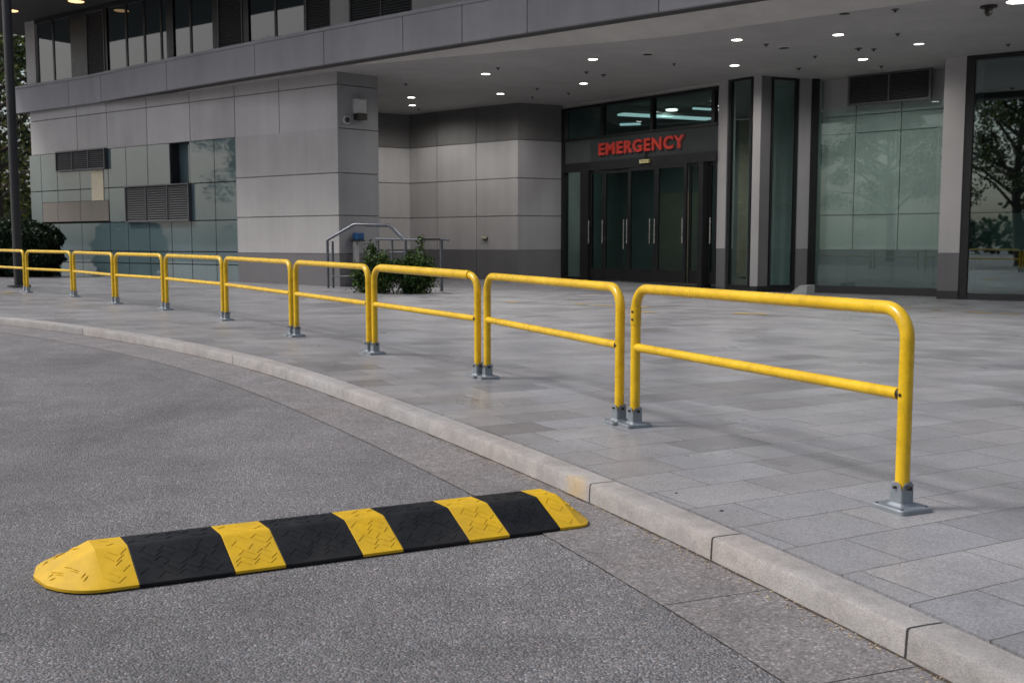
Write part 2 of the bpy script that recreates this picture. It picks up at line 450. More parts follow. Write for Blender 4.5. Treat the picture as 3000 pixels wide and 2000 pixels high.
# kerb stones
kcut = [0, idx(.5), idx(1.62), idx(2.67), idx(3.48), idx(4.29), idx(8.86), idx(11.45), idx(14.6), idx(18), len(KC) - 1]
mb = MB()
for a, b in zip(kcut[:-1], kcut[1:]):
    rows = []
    for i in range(a, b + 1):
        p, n = KC[i], KN[i]; w = kwidth(p); r = .008
        tv = Vector((0, 0))
        t = Vector((-n.y, n.x))
        if i == a: tv = t * .005
        if i == b: tv = t * -.005
        prof = [(-.006, -RH - .05), (-.002, -RH * .5), (0, -r), (r * .3, -r * .3), (r, 0), (w * .5, .001), (w - .006, 0), (w - .002, -.004), (w, -.06)]
        rows.append([P3(p + n * o + tv, z) for o, z in prof][::-1])
    mb.grid(rows)
    for e in (rows[0], rows[-1]): mb.add(e, [tuple(range(len(e)))])
tag(mb.build('kerb', M['kerb'], smooth=40), 'pale granite kerb stones', None, None, 'structure')

# pavement: fan of strips from the kerb to beyond the building
mb = MB(); rows = []
K = len(KC)
arc = [0.0]
for i in range(1, K): arc.append(arc[-1] + (KC[i] - KC[i - 1]).length)
far_pts = [Vector((16, -30)), Vector((34, -20)), Vector((40, 2)), Vector((36, 26)), Vector((22, 48)), Vector((0, 56)), Vector((-25, 54)), Vector((-44, 44))]
def farp(s):
    s *= len(far_pts) - 1; k = min(int(s), len(far_pts) - 2); return far_pts[k].lerp(far_pts[k + 1], s - k)
for i in range(K):
    p = KC[i] + KN[i] * (kwidth(KC[i]) + .014); q = farp(arc[i] / arc[-1]); row = []
    for k in range(64):
        t = (k / 63) ** 2.2; x = p.lerp(q, t); row.append(P3(x, -.001))
    rows.append([Vector((row[0].x, row[0].y, row[0].z - .05))] + row)
mb.grid(rows, flip=True)
tag(mb.build('pavement', M['paver'], smooth=30), 'grey granite paved forecourt', None, None, 'structure')

# leaf litter and grit along the kerb foot
mb = MB()
for _ in range(700):
    y = random.uniform(1.9, 11.5) if random.random() < .5 else random.uniform(2.0, 5.5); i = idx(y); p = KC[i] - KN[i] * abs(random.gauss(0, .03) + .012) - KN[i] * .008
    p = p + Vector((-KN[i].y, KN[i].x)) * random.uniform(-.04, .04)
    s = random.uniform(.0012, .0052); c = P3(p, -RH + .004 + s * .4)
    a = random.uniform(0, 6.28); e = Vector((math.cos(a), math.sin(a), random.uniform(-.2, .3))) * s * random.uniform(1, 2.0); f = Vector((-math.sin(a), math.cos(a), random.uniform(-.2, .3))) * s * .7; g = Vector((0, 0, s * .55))
    mb.add([c + e, c + f, c - e, c - f, c + g, c - g], [(0, 1, 4), (1, 2, 4), (2, 3, 4), (3, 0, 4), (1, 0, 5), (2, 1, 5), (3, 2, 5), (0, 3, 5)])
tag(mb.build('debris', M['tan']), 'tan grit and dry leaf litter along the foot of the kerb', 'litter', None, 'stuff')

mb = MB(); row = []
for i in range(idx(1.5), idx(13)):
    p, n = KC[i], KN[i]; w = .004 + .011 * (.5 + .5 * math.sin(i * .9) * math.sin(i * .23)) + random.uniform(0, .007)
    row.append([P3(p + n * .012, -RH + .0062), P3(p - n * w, -RH + .0062)])
mb.grid(row); tag(mb.build('dirt', M['dirt']), 'dark dirt gathered in the angle between kerb and gutter', 'dirt', None, 'stuff')
# ------------------------------------------------------------------ guard rails
TR, RAILH, MIDH, BR = .0268, .785 - .0268, .437, .112
def socket_mb(c, ang):
    mb = MB(); a = .0318; r = .012; per = []
    for q in range(4):
        for k in range(8):   # rounded square, side q
            s = k / 8
            per.append((q, s))
    def pt(q, s, off):
        h = a + off; x, y = h, -h + 2 * h * s
        # rounded corners
        m = max(abs(x), abs(y)); l = math.hypot(x, y); lim = h * 1.27
        if l > lim: x *= lim / l; y *= lim / l
        th = q * math.pi / 2 + ang
        return x * math.cos(th) - y * math.sin(th), x * math.sin(th) + y * math.cos(th)
    out, inn, bot = [], [], []
    for q, s in per:
        e = .072 + .036 * math.sqrt(max(0, 1 - abs(2 * s - 1) ** 2.2))
        x, y = pt(q, s, 0); out.append((c.x + x, c.y + y, c.z + e)); bot.append((c.x + x, c.y + y, c.z + .016))
        x, y = pt(q, s, -.006); inn.append((c.x + x, c.y + y, c.z + e - .001))
    low = [(c.x + (p[0] - c.x), c.y + (p[1] - c.y), c.z + .02) for p in inn]
    n = len(per); mb.v = bot + out + inn + low
    for k in range(n):
        k2 = (k + 1) % n
        mb.f += [(k, k2, n + k2, n + k), (n + k, n + k2, 2 * n + k2, 2 * n + k), (2 * n + k, 2 * n + k2, 3 * n + k2, 3 * n + k)]
    # weld fillet
    ring0 = [(c.x + pt(q, s, .012)[0], c.y + pt(q, s, .012)[1], c.z + .0175) for q, s in per]; ring1 = [(c.x + pt(q, s, .0005)[0], c.y + pt(q, s, .0005)[1], c.z + .029) for q, s in per]
    mb.add(ring0 + ring1, [(k, (k + 1) % n, n + (k + 1) % n, n + k) for k in range(n)])
    return mb
def plate_mb(c, d, lx, ly, h=.0185, ch=.004, r=.014):
    mb = MB(); n = Vector((-d.y, d.x, 0)); out = []
    for sx, sy, a0 in ((1, 1, 0), (-1, 1, 90), (-1, -1, 180), (1, -1, 270)):
        for k in range(5):
            a = math.radians(a0 + 90 * k / 4); out.append((sx * (lx / 2 - r) + r * math.cos(a), sy * (ly / 2 - r) + r * math.sin(a)))
    def ring(s, z): return [c + d * (x * s) + n * (y * s) + Vector((0, 0, z)) for x, y in out]
    R = [ring(1.0, -.004), ring(1.0, h - ch), ring(1 - ch / (lx / 2), h)]; m = len(out)
    mb.v = [tuple(p) for q in R for p in q]
    for i in range(2):
        for k in range(m): mb.f.append((i * m + k, i * m + (k + 1) % m, (i + 1) * m + (k + 1) % m, (i + 1) * m + k))
    mb.f.append(tuple(2 * m + k for k in range(m)))
    return mb
GROUP = 'yellow guard rails along the kerb'
rails = [
    ((1859.5, 1248), (2640.7, 1490.7), 'nearest and largest yellow tube guard rail, standing alone at the right end of the row'),
    ((1428, 1108), (1814, 1239), 'yellow guard rail next to the nearest one, behind the tip of the speed bump'),
    ((1098.7, 1037), (1400, 1104), 'yellow guard rail with a thick sleeve over its top tube, in front of the shrubs'),
    ((869.6, 985.7), (1082, 1034), 'yellow guard rail in front of the grey wall corner and the steel handrail post'),
    ((665, 938.5), (855, 982), 'yellow guard rail standing before the grey wall just beside the teal glass edge'),
    ((490, 908), (654.8, 936), 'yellow guard rail in front of the right end of the teal glass panels'),
    ((343, 890), (479.6, 905), 'yellow guard rail before the teal glass below the large three bay louvre'),
    ((220, 869.6), (333.7, 888.8), 'short yellow guard rail in front of the taupe panel at the glass'),
    ((82, 857), (212.5, 867), 'yellow guard rail in front of the dark clipped hedge at the far end'),
    ((-95, 838), (74, 854), 'farthest yellow guard rail, cut off by the left edge of the photo'),
]
for ri, (pl, pr, label) in enumerate(rails):
    L = at_ground(*pl); R = at_ground(*pr)
    root = thing('guard_rail', L, label, 'guard rail', GROUP)
    d = Vector((R.x - L.x, R.y - L.y, 0)).normalized(); up = Vector((0, 0, 1)); ang = math.atan2(d.y, d.x)
    tl, tr = L + up * RAILH, R + up * RAILH; td = (tr - tl).normalized()
    pts = [L + up * .03, L + up * (RAILH - BR)]
    for k in range(1, 10):
        a = math.pi / 2 * k / 9; pts.append(tl + up * (-BR + BR * math.sin(a)) + td * (BR - BR * math.cos(a)))
    n = 14
    for k in range(1, n): pts.append((tl + td * BR).lerp(tr - td * BR, k / n))
    for k in range(0, 10):
        a = math.pi / 2 * k / 9; pts.append(tr + up * (-BR + BR * math.cos(a)) - td * (BR - BR * math.sin(a)))
    pts += [R + up * .03]
    mb = MB(); mb.tube(pts, TR, 20); fr = mb.build('frame', M['yellow'], root, 40)
    mb = MB(); a0 = L + up * MIDH; b0 = R + up * MIDH
    mb.tube([a0 + d * (TR * .5), a0.lerp(b0, .33), a0.lerp(b0, .66), b0 - d * (TR + .006)], .0232, 18); mb.build('mid_rail', M['yellow'], root, 40)
    mb = MB(); mb.tube([b0 - d * (TR + .009), b0 - d * (TR - .012)], .0205, 14); mb.build('rail_spigot', M['bolt'], root, 40)
    side = Vector((d.y, -d.x, 0))
    for c in (L, R):
        wide = .165 if (ri == 0 and c is R) else .122
        pm = plate_mb(c, d, wide, .155).build('base_plate', M['galv'], root, 30)
        so = socket_mb(c, ang).build('post_socket', M['galv'], root, 45)
        if ri < 5:
            mb = MB()
            for sx in (1, -1):
                for sy in (1, -1): mb = MB(); mb.cyl(c + d * (sx * (wide / 2 - .018)) + side * (sy * .06) + up * .0175, up, .0065, .0025, 10); mb.build('plate_bolt', M['bolt'], pm)
            for ax in (d, side): mb = MB(); mb.tube([c + up * .088 - ax * .043, c + up * .088 + ax * .043], .009 if ax is d else .006, 8); mb.build('pivot_bolt', M['bolt'], so)
    if ri < 3:
        mb = MB(); mb.tube([b0 + side * (TR - .001), b0 + side * (TR + .003)], .0065, 10); mb.build('rail_bolt', M['bolt'], root)
    if ri == 2:
        k0 = tl + td * (BR + .02); k1 = tr - td * (BR - .005)
        mb = MB(); mb.tube([k0, k1], TR + .0075, 20); tag(mb.build('tube_sleeve', M['yellow'], root, 40), 'thicker yellow sleeve over the top tube')
    if ri == 0:
        mb = MB(); mb.tube([L + up * .56, L + up * .655], TR + .0022, 20); sl = mb.build('repair_sleeve', M['yellow'], root, 40)
        for hz in (.59, .632): mb = MB(); mb.cyl(L + up * hz + (side * .8 + d * .25).normalized() * (TR - .001), (side * .8 + d * .25), .0065, .006, 10); mb.build('sleeve_bolt', M['bolt'], sl)

# ------------------------------------------------------------------ speed bump
B0 = Vector((-1.176, 3.212, 0)); bd = Vector((.89983, .43624, 0)); bn = Vector((-.43624, .89983, 0))
def bp(s, w, z): return B0 + bd * (s - .1 * w) + bn * w + Vector((0, 0, -RH + z))
bump = thing('speed_bump', bp(.7, .235, 0), 'black and yellow rubber speed bump lying across the asphalt up to the kerb', 'speed bump')
WB, HB = .47, .10
PROF = [(.012, .004), (0, .006), (0, .015), (.007, .019), (.158, .0965), (.169, .1), (.284, .1), (.295, .0965), (.463, .019), (.47, .015), (.47, .006), (.458, .004)]
def surf_z(w):
    for (a, za), (b, zb) in zip(PROF[1:-1], PROF[2:-1]):
        if a <= w <= b and b > a: return za + (zb - za) * (w - a) / (b - a)
    return 0
def tread(mb, s0, s1):
    """raised zigzag tread bars lying on the surface"""
    step = .03
    for j, w in enumerate((.028, .05, .072, .094, .116, .138, .2, .25, .32, .345, .37, .40, .43)):
        k0 = int(math.floor(s0 / step)) - 1
        for k in range(k0, int(s1 / step) + 2):
            rs = random.Random(k * 131 + j * 7)
            if rs.random() < .22: continue
            amp = .0125 + rs.uniform(-.003, .003); sh = (j % 3) * .011
            a0 = (k * step + sh, w + (amp if k % 2 else -amp)); a1 = ((k + 1) * step + sh, w + (-amp if k % 2 else amp))
            f0, f1 = rs.choice(((0, 1), (0, .8), (.25, 1), (.1, .95)))
            p0 = (a0[0] + (a1[0] - a0[0]) * f0, a0[1] + (a1[1] - a0[1]) * f0); p1 = (a0[0] + (a1[0] - a0[0]) * f1, a0[1] + (a1[1] - a0[1]) * f1)
            if min(p0[0], p1[0]) < s0 + .006 or max(p0[0], p1[0]) > s1 - .006: continue
            dx, dy = p1[0] - p0[0], p1[1] - p0[1]; L_ = math.hypot(dx, dy); g = (-dy / L_ * .0019, dx / L_ * .0019)
            cr = [(.156, .171), (.282, .297)]
            if any(min(p0[1], p1[1]) < c1 and max(p0[1], p1[1]) > c0 for c0, c1 in cr): continue
            lo, hi = [], []
            for (px_, py_), sg in ((p0, -1), (p1, -1), (p1, 1), (p0, 1)):
                lo.append(bp(px_ + g[0] * sg, py_ + g[1] * sg, surf_z(py_ + g[1] * sg) - .001)); hi.append(bp(px_ + g[0] * sg * .45, py_ + g[1] * sg * .45, surf_z(py_ + g[1] * sg * .45) + .002))
            mb.add(lo + hi, [(4, 5, 6, 7), (0, 1, 5, 4), (1, 2, 6, 5), (2, 3, 7, 6), (3, 0, 4, 7)])
bounds = [0, .30, .466, .735, .882, 1.136, 1.298, 1.508]
for i in range(len(bounds) - 1):
    s0, s1 = bounds[i] + .0003, bounds[i + 1] - .0003; black = i % 2 == 0
    mb = MB(); rows = []
    for s in (s0, s0 + .003, s1 - .003, s1):
        e = .0008 if s in (s0, s1) else 0
        rows.append([bp(s, w, max(0, z - e)) for w, z in PROF])
    mb.grid(rows)
    for e in (rows[0], rows[-1]): mb.add(e, [tuple(range(len(e)))])
    tread(mb, s0, s1)
    mb.build('black_section' if black else 'yellow_section', M['rubber_black'] if black else M['rubber_yellow'], bump, 9)
for sgn, s_in, flat, tip in ((-1, 0.0, .1, .175), (1, 1.51, .09, .105)):
    mb = MB(); rows = [[bp(s_in + sgn * .0003, w, z) for w, z in PROF]]
    rows.append([bp(s_in + sgn * flat, w, z) for w, z in PROF])
    for k in range(1, 9):
        t = k / 8; kk = math.sqrt(max(0, 1 - t * t)) if k < 8 else .02; top = (1 - t) ** .92
        row = []
        for w, z in PROF:
            ww = .235 + (w - .235) * kk
            zz = .015 + (z - .015) * top if z > .015 else z
            row.append(bp(s_in + sgn * (flat + tip * t), ww, zz))
        rows.append(row)
    if sgn < 0: rows = rows[::-1]
    mb.grid(rows)
    tread(mb, min(s_in, s_in + sgn * flat), max(s_in, s_in + sgn * flat))
    # tread lines over the sloping nose
    for k in range(26):
        t = random.uniform(.06, .72); w0 = random.uniform(.05, .42)
        kk = math.sqrt(1 - t * t); top = (1 - t) ** .92
        def sp(tt, w):
            kk = math.sqrt(max(0, 1 - tt * tt)); return bp(s_in + sgn * (flat + tip * tt), .235 + (w - .235) * kk, .015 + (surf_z(w) - .015) * (1 - tt) ** .92 + .0006)
        if .135 < w0 < .19 or .26 < w0 < .32: continue
        w1 = w0 + random.choice((-1, 1)) * .022; t1 = t + .1
        p0, p1 = sp(t, w0), sp(t1, w1); mb.tube([p0, p0.lerp(p1, .5) + Vector((0, 0, .0008)), p1], [.0016, .0026, .0016], 5)
    mb.build('end_cap', M['rubber_yellow'], bump, 12)

# ------------------------------------------------------------------ hospital building
ZS = 4.80                                   # soffit level
hosp = thing('hospital_building', (2, 26, 0), 'grey panelled hospital building with a curved canopy over its dark glass emergency entrance', 'building')
def part(mb, name, mat, smooth=0, label=None, parent=None):
    o = mb.build(name, M[mat], parent or hosp, smooth)
    if label: o['label'] = label
    return o
pA0 = at(986, 210, ZS); pA1 = at(88, 330, ZS); A = Wall(pA0, pA1)
pB1 = at(1106, 225, ZS); Bw = Wall(pA0, pB1)
pC0 = at(1108, 331, ZS); pC1 = at(1198, 337, ZS); pC0 = pC1 + (pC0 - pC1) * 1.6; Cw = Wall(pC0, pC1)
pD1 = at(1517, 301, ZS); D = Wall(pC1, pD1)
pE1 = at(1649, 310, ZS); Ew = Wall(pD1, pE1)
pF1 = at(2107, 240, ZS); F = Wall(pE1, pF1)
pG1 = at(2135, 235, ZS); pH1 = at(2209, 224, ZS); pI1 = at(2232, 222, ZS); pI2 = at(2261, 225, ZS); pH2 = at(2343, 231, ZS)
pW1 = at(2379, 232, ZS); pJ0 = at(2397, 233, ZS); pJ1 = at(2776, 193, ZS); pK0 = at(2770, 171, ZS); pK1 = at(2833, 164, ZS); pL1 = at(3000, 148, ZS)
G = Wall(pF1, pG1); H1 = Wall(pG1, pH1); I1 = Wall(pH1, pI1); I2 = Wall(pI1, pI2); H2 = Wall(pI2, pH2); Wp = Wall(pH2, pW1); J = Wall(pJ0, pJ1); Kc = Wall(pK0, pK1)
pL2 = pK1 + (pL1 - pK1) * 4; Lw = Wall(pK1, pL2)

def lamp_light(t, off, watts):
    ld = bpy.data.lights.new('bulb', 'SPOT'); ld.energy = watts; ld.color = (1.0, .965, .92); ld.spot_size = math.radians(165); ld.spot_blend = .6; ld.shadow_soft_size = .03
    o = bpy.data.objects.new('bulb', ld); COL.objects.link(o); o.parent = t; o.location = off
# --- wall A: panels, teal glass, louvres
LA = A.len
zr = [A.Z(986, y) for y in (848, 742, 631, 506, 375, 247)]; zr[0] = -.25
uG = A.U(694, 600); uE = A.U(88, 340)
mb = MB()
A.panels(mb, [0, A.U(817, 300), uG, A.U(555, 330), A.U(429, 345), A.U(312, 350), A.U(225, 380), uE], [zr[4], zr[5], ZS + .6])
A.panels(mb, [0, uG], [zr[1], zr[2], zr[3], zr[4]][0:4])
A.box(mb, -.0, uE, -.25, ZS + .6, -.5, -.40)
A.box(mb, .0, uG, -.25, zr[4], -.40, -.047); A.box(mb, 0, uE, zr[4] + .02, ZS + .6, -.40, -.047)
part(mb, 'front_wall', 'clad')
mb = MB(); A.box(mb, 0.001, uG, -.25, zr[1] - .012, -.046, -.004); part(mb, 'wall_base', 'clad_base')
gx = [694, 630, 558, 500, 435, 372, 319, 236, 170, 123, 90]
us = [A.U(x, 600) for x in gx]
zg = [A.Z(x, y) for x, y in ((500, 541), (500, 648), (500, 737), (500, 773))]
zrow = [-.25, zg[3], zg[2], zg[1], zg[0], zr[4]]
l2 = (A.U(374, 600), A.U(561, 600), A.Z(470, 650), A.Z(470, 541))
l1 = (A.U(170, 470), A.U(314, 470), A.Z(240, 500), A.Z(240, 440))
def overlap(u0, u1, z0, z1, r): return u0 < r[1] - .1 and u1 > r[0] + .1 and z0 < r[3] - .02 and z1 > r[2] + .02
tp = (A.U(319, 620), A.U(126, 620), A.Z(220, 650), A.Z(220, 591))
for i in range(len(us) - 1):
    for j in range(len(zrow) - 1):
        u0, u1, z0, z1 = us[i] + .012, us[i + 1] - .012, zrow[j] + (.012 if j else 0), zrow[j + 1] - .012
        if overlap(u0, u1, z0, z1, (min(l2[:2]), max(l2[:2]), l2[2], l2[3])): continue
        mb = MB()
        if i == 2 and j == 4: A.box(mb, u0, u1, z0, z1, -.33, -.30); part(mb, 'glass_panel', 'teal', 0, 'recessed dark teal glass panel'); continue
        if i >= 6 and j == 3 and i < 9:      # split round the taupe panel
            A.box(mb, u0, u1, tp[3] + .012, z1, -.05, -.012); part(mb, 'glass_panel', 'teal'); continue
        A.box(mb, u0, u1, z0, z1, -.05, -.012 - .001 * (i % 2)); part(mb, 'glass_panel', 'teal')

mb = MB(); A.box(mb, uG, uE, -.25, zr[4] + .02, -.398, -.36); A.box(mb, uE, uE - .05, -.25, ZS + .6, -.40, -.02)
A.box(mb, us[2] + .0, us[2] + .012, zg[0], zr[4], -.33, -.02); A.box(mb, us[3] - .012, us[3], zg[0], zr[4], -.33, -.02); A.box(mb, us[2] + .012, us[3] - .012, zr[4] - .012, zr[4] - .002, -.33, -.02)
part(mb, 'glass_backing', 'plinth')
mb = MB(); A.panels(mb, [tp[0], A.U(236, 620), A.U(170, 620), tp[1]], [tp[2] + .012, tp[3]], .015, -.05, .006); part(mb, 'taupe_panel', 'brown')
mb = MB(); A.box(mb, A.U(303, 540), A.U(268, 540), tp[3] + .01, l1[2], -.045, .003); part(mb, 'cream_strip', 'cream')
def louvre(W, u0, u1, z0, z1, n, nb, dep=.09, name='louvre_grille', fw=.035):
    u0, u1 = min(u0, u1), max(u0, u1)
    mb = MB(); W.frame(mb, u0, u1, z0, z1, fw, -.02, dep)
    for k in range(1, nb): 
        c = u0 + (u1 - u0) * k / nb; W.box(mb, c - fw * .4, c + fw * .4, z0 + fw, z1 - fw, -.018, dep - .012)
    H = z1 - z0 - 2 * fw
    for k in range(n):
        z = z0 + fw + H * (k + .5) / n; s = H / n * .55
        for b in range(nb):
            a0 = u0 + (u1 - u0) * b / nb + fw * .5; a1 = u0 + (u1 - u0) * (b + 1) / nb - fw * .5
            p = W.pt
            P = [p(a0, z - s, dep - .02), p(a1, z - s, dep - .02), p(a1, z + s * .7, dep - .075), p(a0, z + s * .7, dep - .075)]
            Q = [q + Vector((0, 0, .008)) for q in P]; mb.add(P + Q, [(0, 1, 2, 3), (7, 6, 5, 4), (0, 4, 5, 1), (2, 6, 7, 3)])
    o = part(mb, name, 'louvre')
    mb = MB(); W.box(mb, u0 + .005, u1 - .005, z0 + .005, z1 - .005, -.03, dep - .085); part(mb, 'louvre_void', 'louvre_back', 0, None, o)
louvre(A, *l1, 9, 3); louvre(A, *l2, 15, 3)

# --- upper storey on the line of wall A, running on to the right
zt = 7.35
mb = MB()
U = lambda x, y=120: A.U(x, y)
def up_px(x0, x1, mbx, d0, d1, z0=5.0, z1=zt): A.box(mbx, U(x0), U(x1), z0, z1, d0, d1)
uR = U(1900, 20)
mb = MB(); A.box(mb, uR, uE, ZS + .62, zt, -1.4, -1.2); part(mb, 'upper_backing', 'interior_dark')
mb = MB()
for x0, x1 in ((208, 255), (308, 315), (490, 510), (625, 642), (714, 731), (893, 899)): mb = MB(); up_px(x0, x1, mb, -.3, .02); part(mb, 'window_pier', 'black')
for x in (155, 370, 423, 472, 559, 808, 1470): mb = MB(); A.box(mb, U(x) - .035, U(x) + .035, 5.0, zt - .1, -.25, .0); part(mb, 'mullion', 'black')
mb = MB(); A.box(mb, uR, U(106), zt - .1, zt, -.26, .04); part(mb, 'window_head', 'black')
for x0, x1 in ((106, 155), (155, 208), (315, 370), (370, 423), (423, 472), (472, 490), (510, 559), (559, 625), (731, 808), (808, 893), (1396, 1470), (1470, 1560)):
    mb = MB(); A.box(mb, U(x0) - .036, U(x1) + .036, 5.0, zt - .101, -.06, -.02); part(mb, 'upper_window', 'window')
for x0, x1, nb in ((255, 308, 1), (642, 714, 1), (899, 974, 1), (1028, 1213, 2)): louvre(A, U(x0), U(x1), 5.2, zt - .1, 34, nb, .04)
mb = MB()
for x0, x1 in ((79, 106), (974, 1028), (1213, 1396), (1560, 1900)): mb = MB(); up_px(x0, x1, mb, -.3, .05); part(mb, 'upper_wall', 'clad')

# --- canopy: fascia, dark underside, light edge, soffit
c0 = [at(x, y, ZS) for x, y in ((82, 338), (306, 293), (748, 223), (1000, 185), (1213, 147), (1405, 114), (1595, 85), (1943, 29), (2180, 0))]
def smooth_curve(P, ext):
    xs_ = np.array([p.x for p in P]); ys_ = np.array([p.y for p in P]); c = np.polyfit(xs_, ys_, 3)
    X = np.linspace(xs_[0], xs_[-1], 60); pts = [Vector((x, np.polyval(c, x), 0)) for x in X]
    d = (pts[-1] - pts[-2]).normalized(); n = 0
    for k in range(1, ext + 1): pts.append(pts[59] + d * k * .8)
    return pts
C0 = smooth_curve(c0, 12)
# keep the canopy edge clear of the wall at its left end
C0 = [p + A.n * max(0, .13 - (p - A.o).dot(A.n)) for p in C0]
def off(P, w):
    out = []
    for i, p in enumerate(P):
        t = (P[min(i + 1, len(P) - 1)] - P[max(i - 1, 0)]).normalized(); n = Vector((-t.y, t.x, 0)); out.append(p + n * (w[i] if isinstance(w, list) else w))
    return out
def zz(P, z): return [Vector((p.x, p.y, z)) for p in P]
FT = 5.56
mb = MB()
cut = [at(x, y, 5.2) for x, y in ((204, 270), (302, 252), (495, 220), (750, 175), (983, 138), (1213, 100), (1405, 70), (1595, 40), (1943, -20))]
cuts = [0] + [min(range(len(C0)), key=lambda i: (C0[i] - Vector((q.x, q.y, 0))).length) for q in cut] + [len(C0) - 1]
Ci = off(C0, .10)
for a, b in zip(cuts[:-1], cuts[1:]):
    o = C0[a:b + 1]; n = Ci[a:b + 1]
    t0 = (o[1] - o[0]).normalized() * .009; t1 = (o[-2] - o[-1]).normalized() * .009
    o = [o[0] + t0] + o[1:-1] + [o[-1] + t1]; n = [n[0] + t0] + n[1:-1] + [n[-1] + t1]
    R = [zz(n, ZS), zz(o, ZS), zz(o, FT - .07), zz(n, FT - .07)]
    mb.grid(R)
    for e in (0, -1): mb.add([r[e] for r in R], [(0, 1, 2, 3)])
part(mb, 'canopy_fascia', 'fascia')
mb = MB(); lo = off(C0, -.025); li = off(C0, 1.2)
mb.grid([zz(li, FT - .068), zz(lo, FT - .068), zz(lo, FT), zz(li, FT)]); part(mb, 'fascia_coping', 'fascia')
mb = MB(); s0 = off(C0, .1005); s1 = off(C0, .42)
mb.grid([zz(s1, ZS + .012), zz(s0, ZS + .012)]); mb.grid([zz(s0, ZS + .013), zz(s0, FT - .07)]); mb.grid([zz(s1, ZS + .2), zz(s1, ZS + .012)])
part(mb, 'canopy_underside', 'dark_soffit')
i1 = min(range(len(C0)), key=lambda i: (C0[i] - Vector((at(985, 190, ZS).x, at(985, 190, ZS).y, 0))).length)
w2 = [max(.43, min(1.9, .43 + (C0[i].x + 3.75) * .27)) for i in range(len(C0))]
e0 = off(C0, .4205); e1 = off(C0, w2)
mb = MB(); mb.grid([zz(e1, ZS - .012), zz(e0, ZS + .17)]); mb.grid([zz(e1, ZS + .1), zz(e1, ZS - .012)]); part(mb, 'soffit_edge', 'soffit_edge')
mb = MB()
f0 = off(C0, [w + .002 for w in w2]); f1 = [p + Vector((.6, .8, 0)) * 14 for p in f0]
mb.grid([zz(f1, ZS), zz([a.lerp(b, .5) for a, b in zip(f1, f0)], ZS), zz(f0, ZS)]); part(mb, 'soffit', 'soffit')
# roof slab, upper overhang
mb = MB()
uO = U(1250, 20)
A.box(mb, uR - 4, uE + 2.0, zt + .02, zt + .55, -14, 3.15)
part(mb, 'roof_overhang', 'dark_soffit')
mb = MB(); A.box(mb, uR - 4, uE, ZS + .8, zt, -14, -13.8); A.box(mb, uE, uE + .02, 0, zt, -14, -.41); part(mb, 'rear_wall', 'interior_dark')

# --- pier side B
mb = MB(); zb = [Bw.Z(986, y) for y in (846, 742, 625, 495, 375, 247)]
Bw.panels(mb, [.012, Bw.len], [zr[1], zr[2], zr[3], zr[4], zr[5], ZS]); Bw.box(mb, 0.012, Bw.len, -.25, ZS, -.25, -.047)
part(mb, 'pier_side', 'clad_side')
mb = MB(); Bw.box(mb, .013, Bw.len - .001, -.25, zr[1] - .012, -.046, -.004); part(mb, 'wall_base', 'clad_base')

# --- recess walls C, D, E
zd = [D.Z(1517, y) for y in (820, 732, 632, 521, 410)]; zd[0] = -.25
Z1 = [zd[1], zd[2], zd[3], zd[4]]
mb = MB(); Cw.panels(mb, [0, Cw.len], Z1); D.panels(mb, [0, D.U(1280, 500), D.U(1395, 500), D.len], Z1)
Cw.box(mb, 0, Cw.len, -.25, ZS, -.2, -.047); D.box(mb, -.2, D.len, -.25, ZS, -.25, -.047); part(mb, 'recess_wall', 'clad')
mb = MB(); Cw.box(mb, 0, Cw.len, zd[4] + .02, ZS, -.046, 0); D.panels(mb, [.002, D.U(1280, 380), D.U(1395, 380), D.len - .002], [zd[4] + .02, ZS]); Ew.box(mb, .003, Ew.len, zd[4] + .02, ZS, -.046, -.001); part(mb, 'dark_frieze', 'clad_top')
mb = MB(); D.panels(mb, [.002, D.U(1395, 760), D.len - .002], [-.25, zd[1] - .01], .022, -.046, -.003); Ew.box(mb, .003, Ew.len, -.25, zd[1] - .01, -.046, -.004); Cw.box(mb, 0, Cw.len, -.25, zd[1] - .01, -.046, -.003); part(mb, 'wall_base', 'clad_base')
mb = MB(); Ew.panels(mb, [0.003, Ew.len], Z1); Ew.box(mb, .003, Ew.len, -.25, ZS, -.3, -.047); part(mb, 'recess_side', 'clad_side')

# --- emergency entrance F
q = lambda zx, zy: (1600 + .4464 * zx, 200 + .4464 * zy)
fz = lambda zy: F.Z(*q(622, zy))
fu = lambda zx, zy=900: F.U(*q(zx, zy))
z_tt, z_tb, z_s1, z_s0, z_l0 = fz(212), fz(414), fz(430), fz(588), fz(648)
LF = F.len
mb = MB()
F.box(mb, 0, .12, -.2, z_tt + .06, -.12, .05)
F.box(mb, .12, LF, z_tt, z_tt + .07, -.10, .04); F.box(mb, .12, LF, z_s1 + .002, z_tb, -.10, .05); F.box(mb, .12, LF, z_l0, z_s0, -.14, .07)
for zx in (370, 697, 1100): F.box(mb, fu(zx, 300) - .05, fu(zx, 300) + .05, z_tb, z_tt, -.1, .03)
F.box(mb, fu(235), fu(288), -.2, z_l0, -.14, .07); F.box(mb, fu(1038), fu(1066), -.2, z_l0, -.14, .22)
F.box(mb, .12, fu(235), -.2, .10, -.1, .03)
part(mb, 'entrance_frame', 'black')
mb = MB(); F.box(mb, 0, LF, z_tt + .07, ZS, -.12, -.02); part(mb, 'transom_panel', 'soffit_edge')
mb = MB(); F.box(mb, .12, LF, z_s0 + .002, z_s1, -.08, .02); part(mb, 'sign_band', 'sign')
edges = [.12, fu(370, 300), fu(697, 300), fu(1100, 300), LF]
for a, b in zip(edges[:-1], edges[1:]):
    mb = MB(); F.box(mb, a + .05, b - .05, z_tb + .005, z_tt - .002, -.05, -.035); part(mb, 'transom_glass', 'glass')
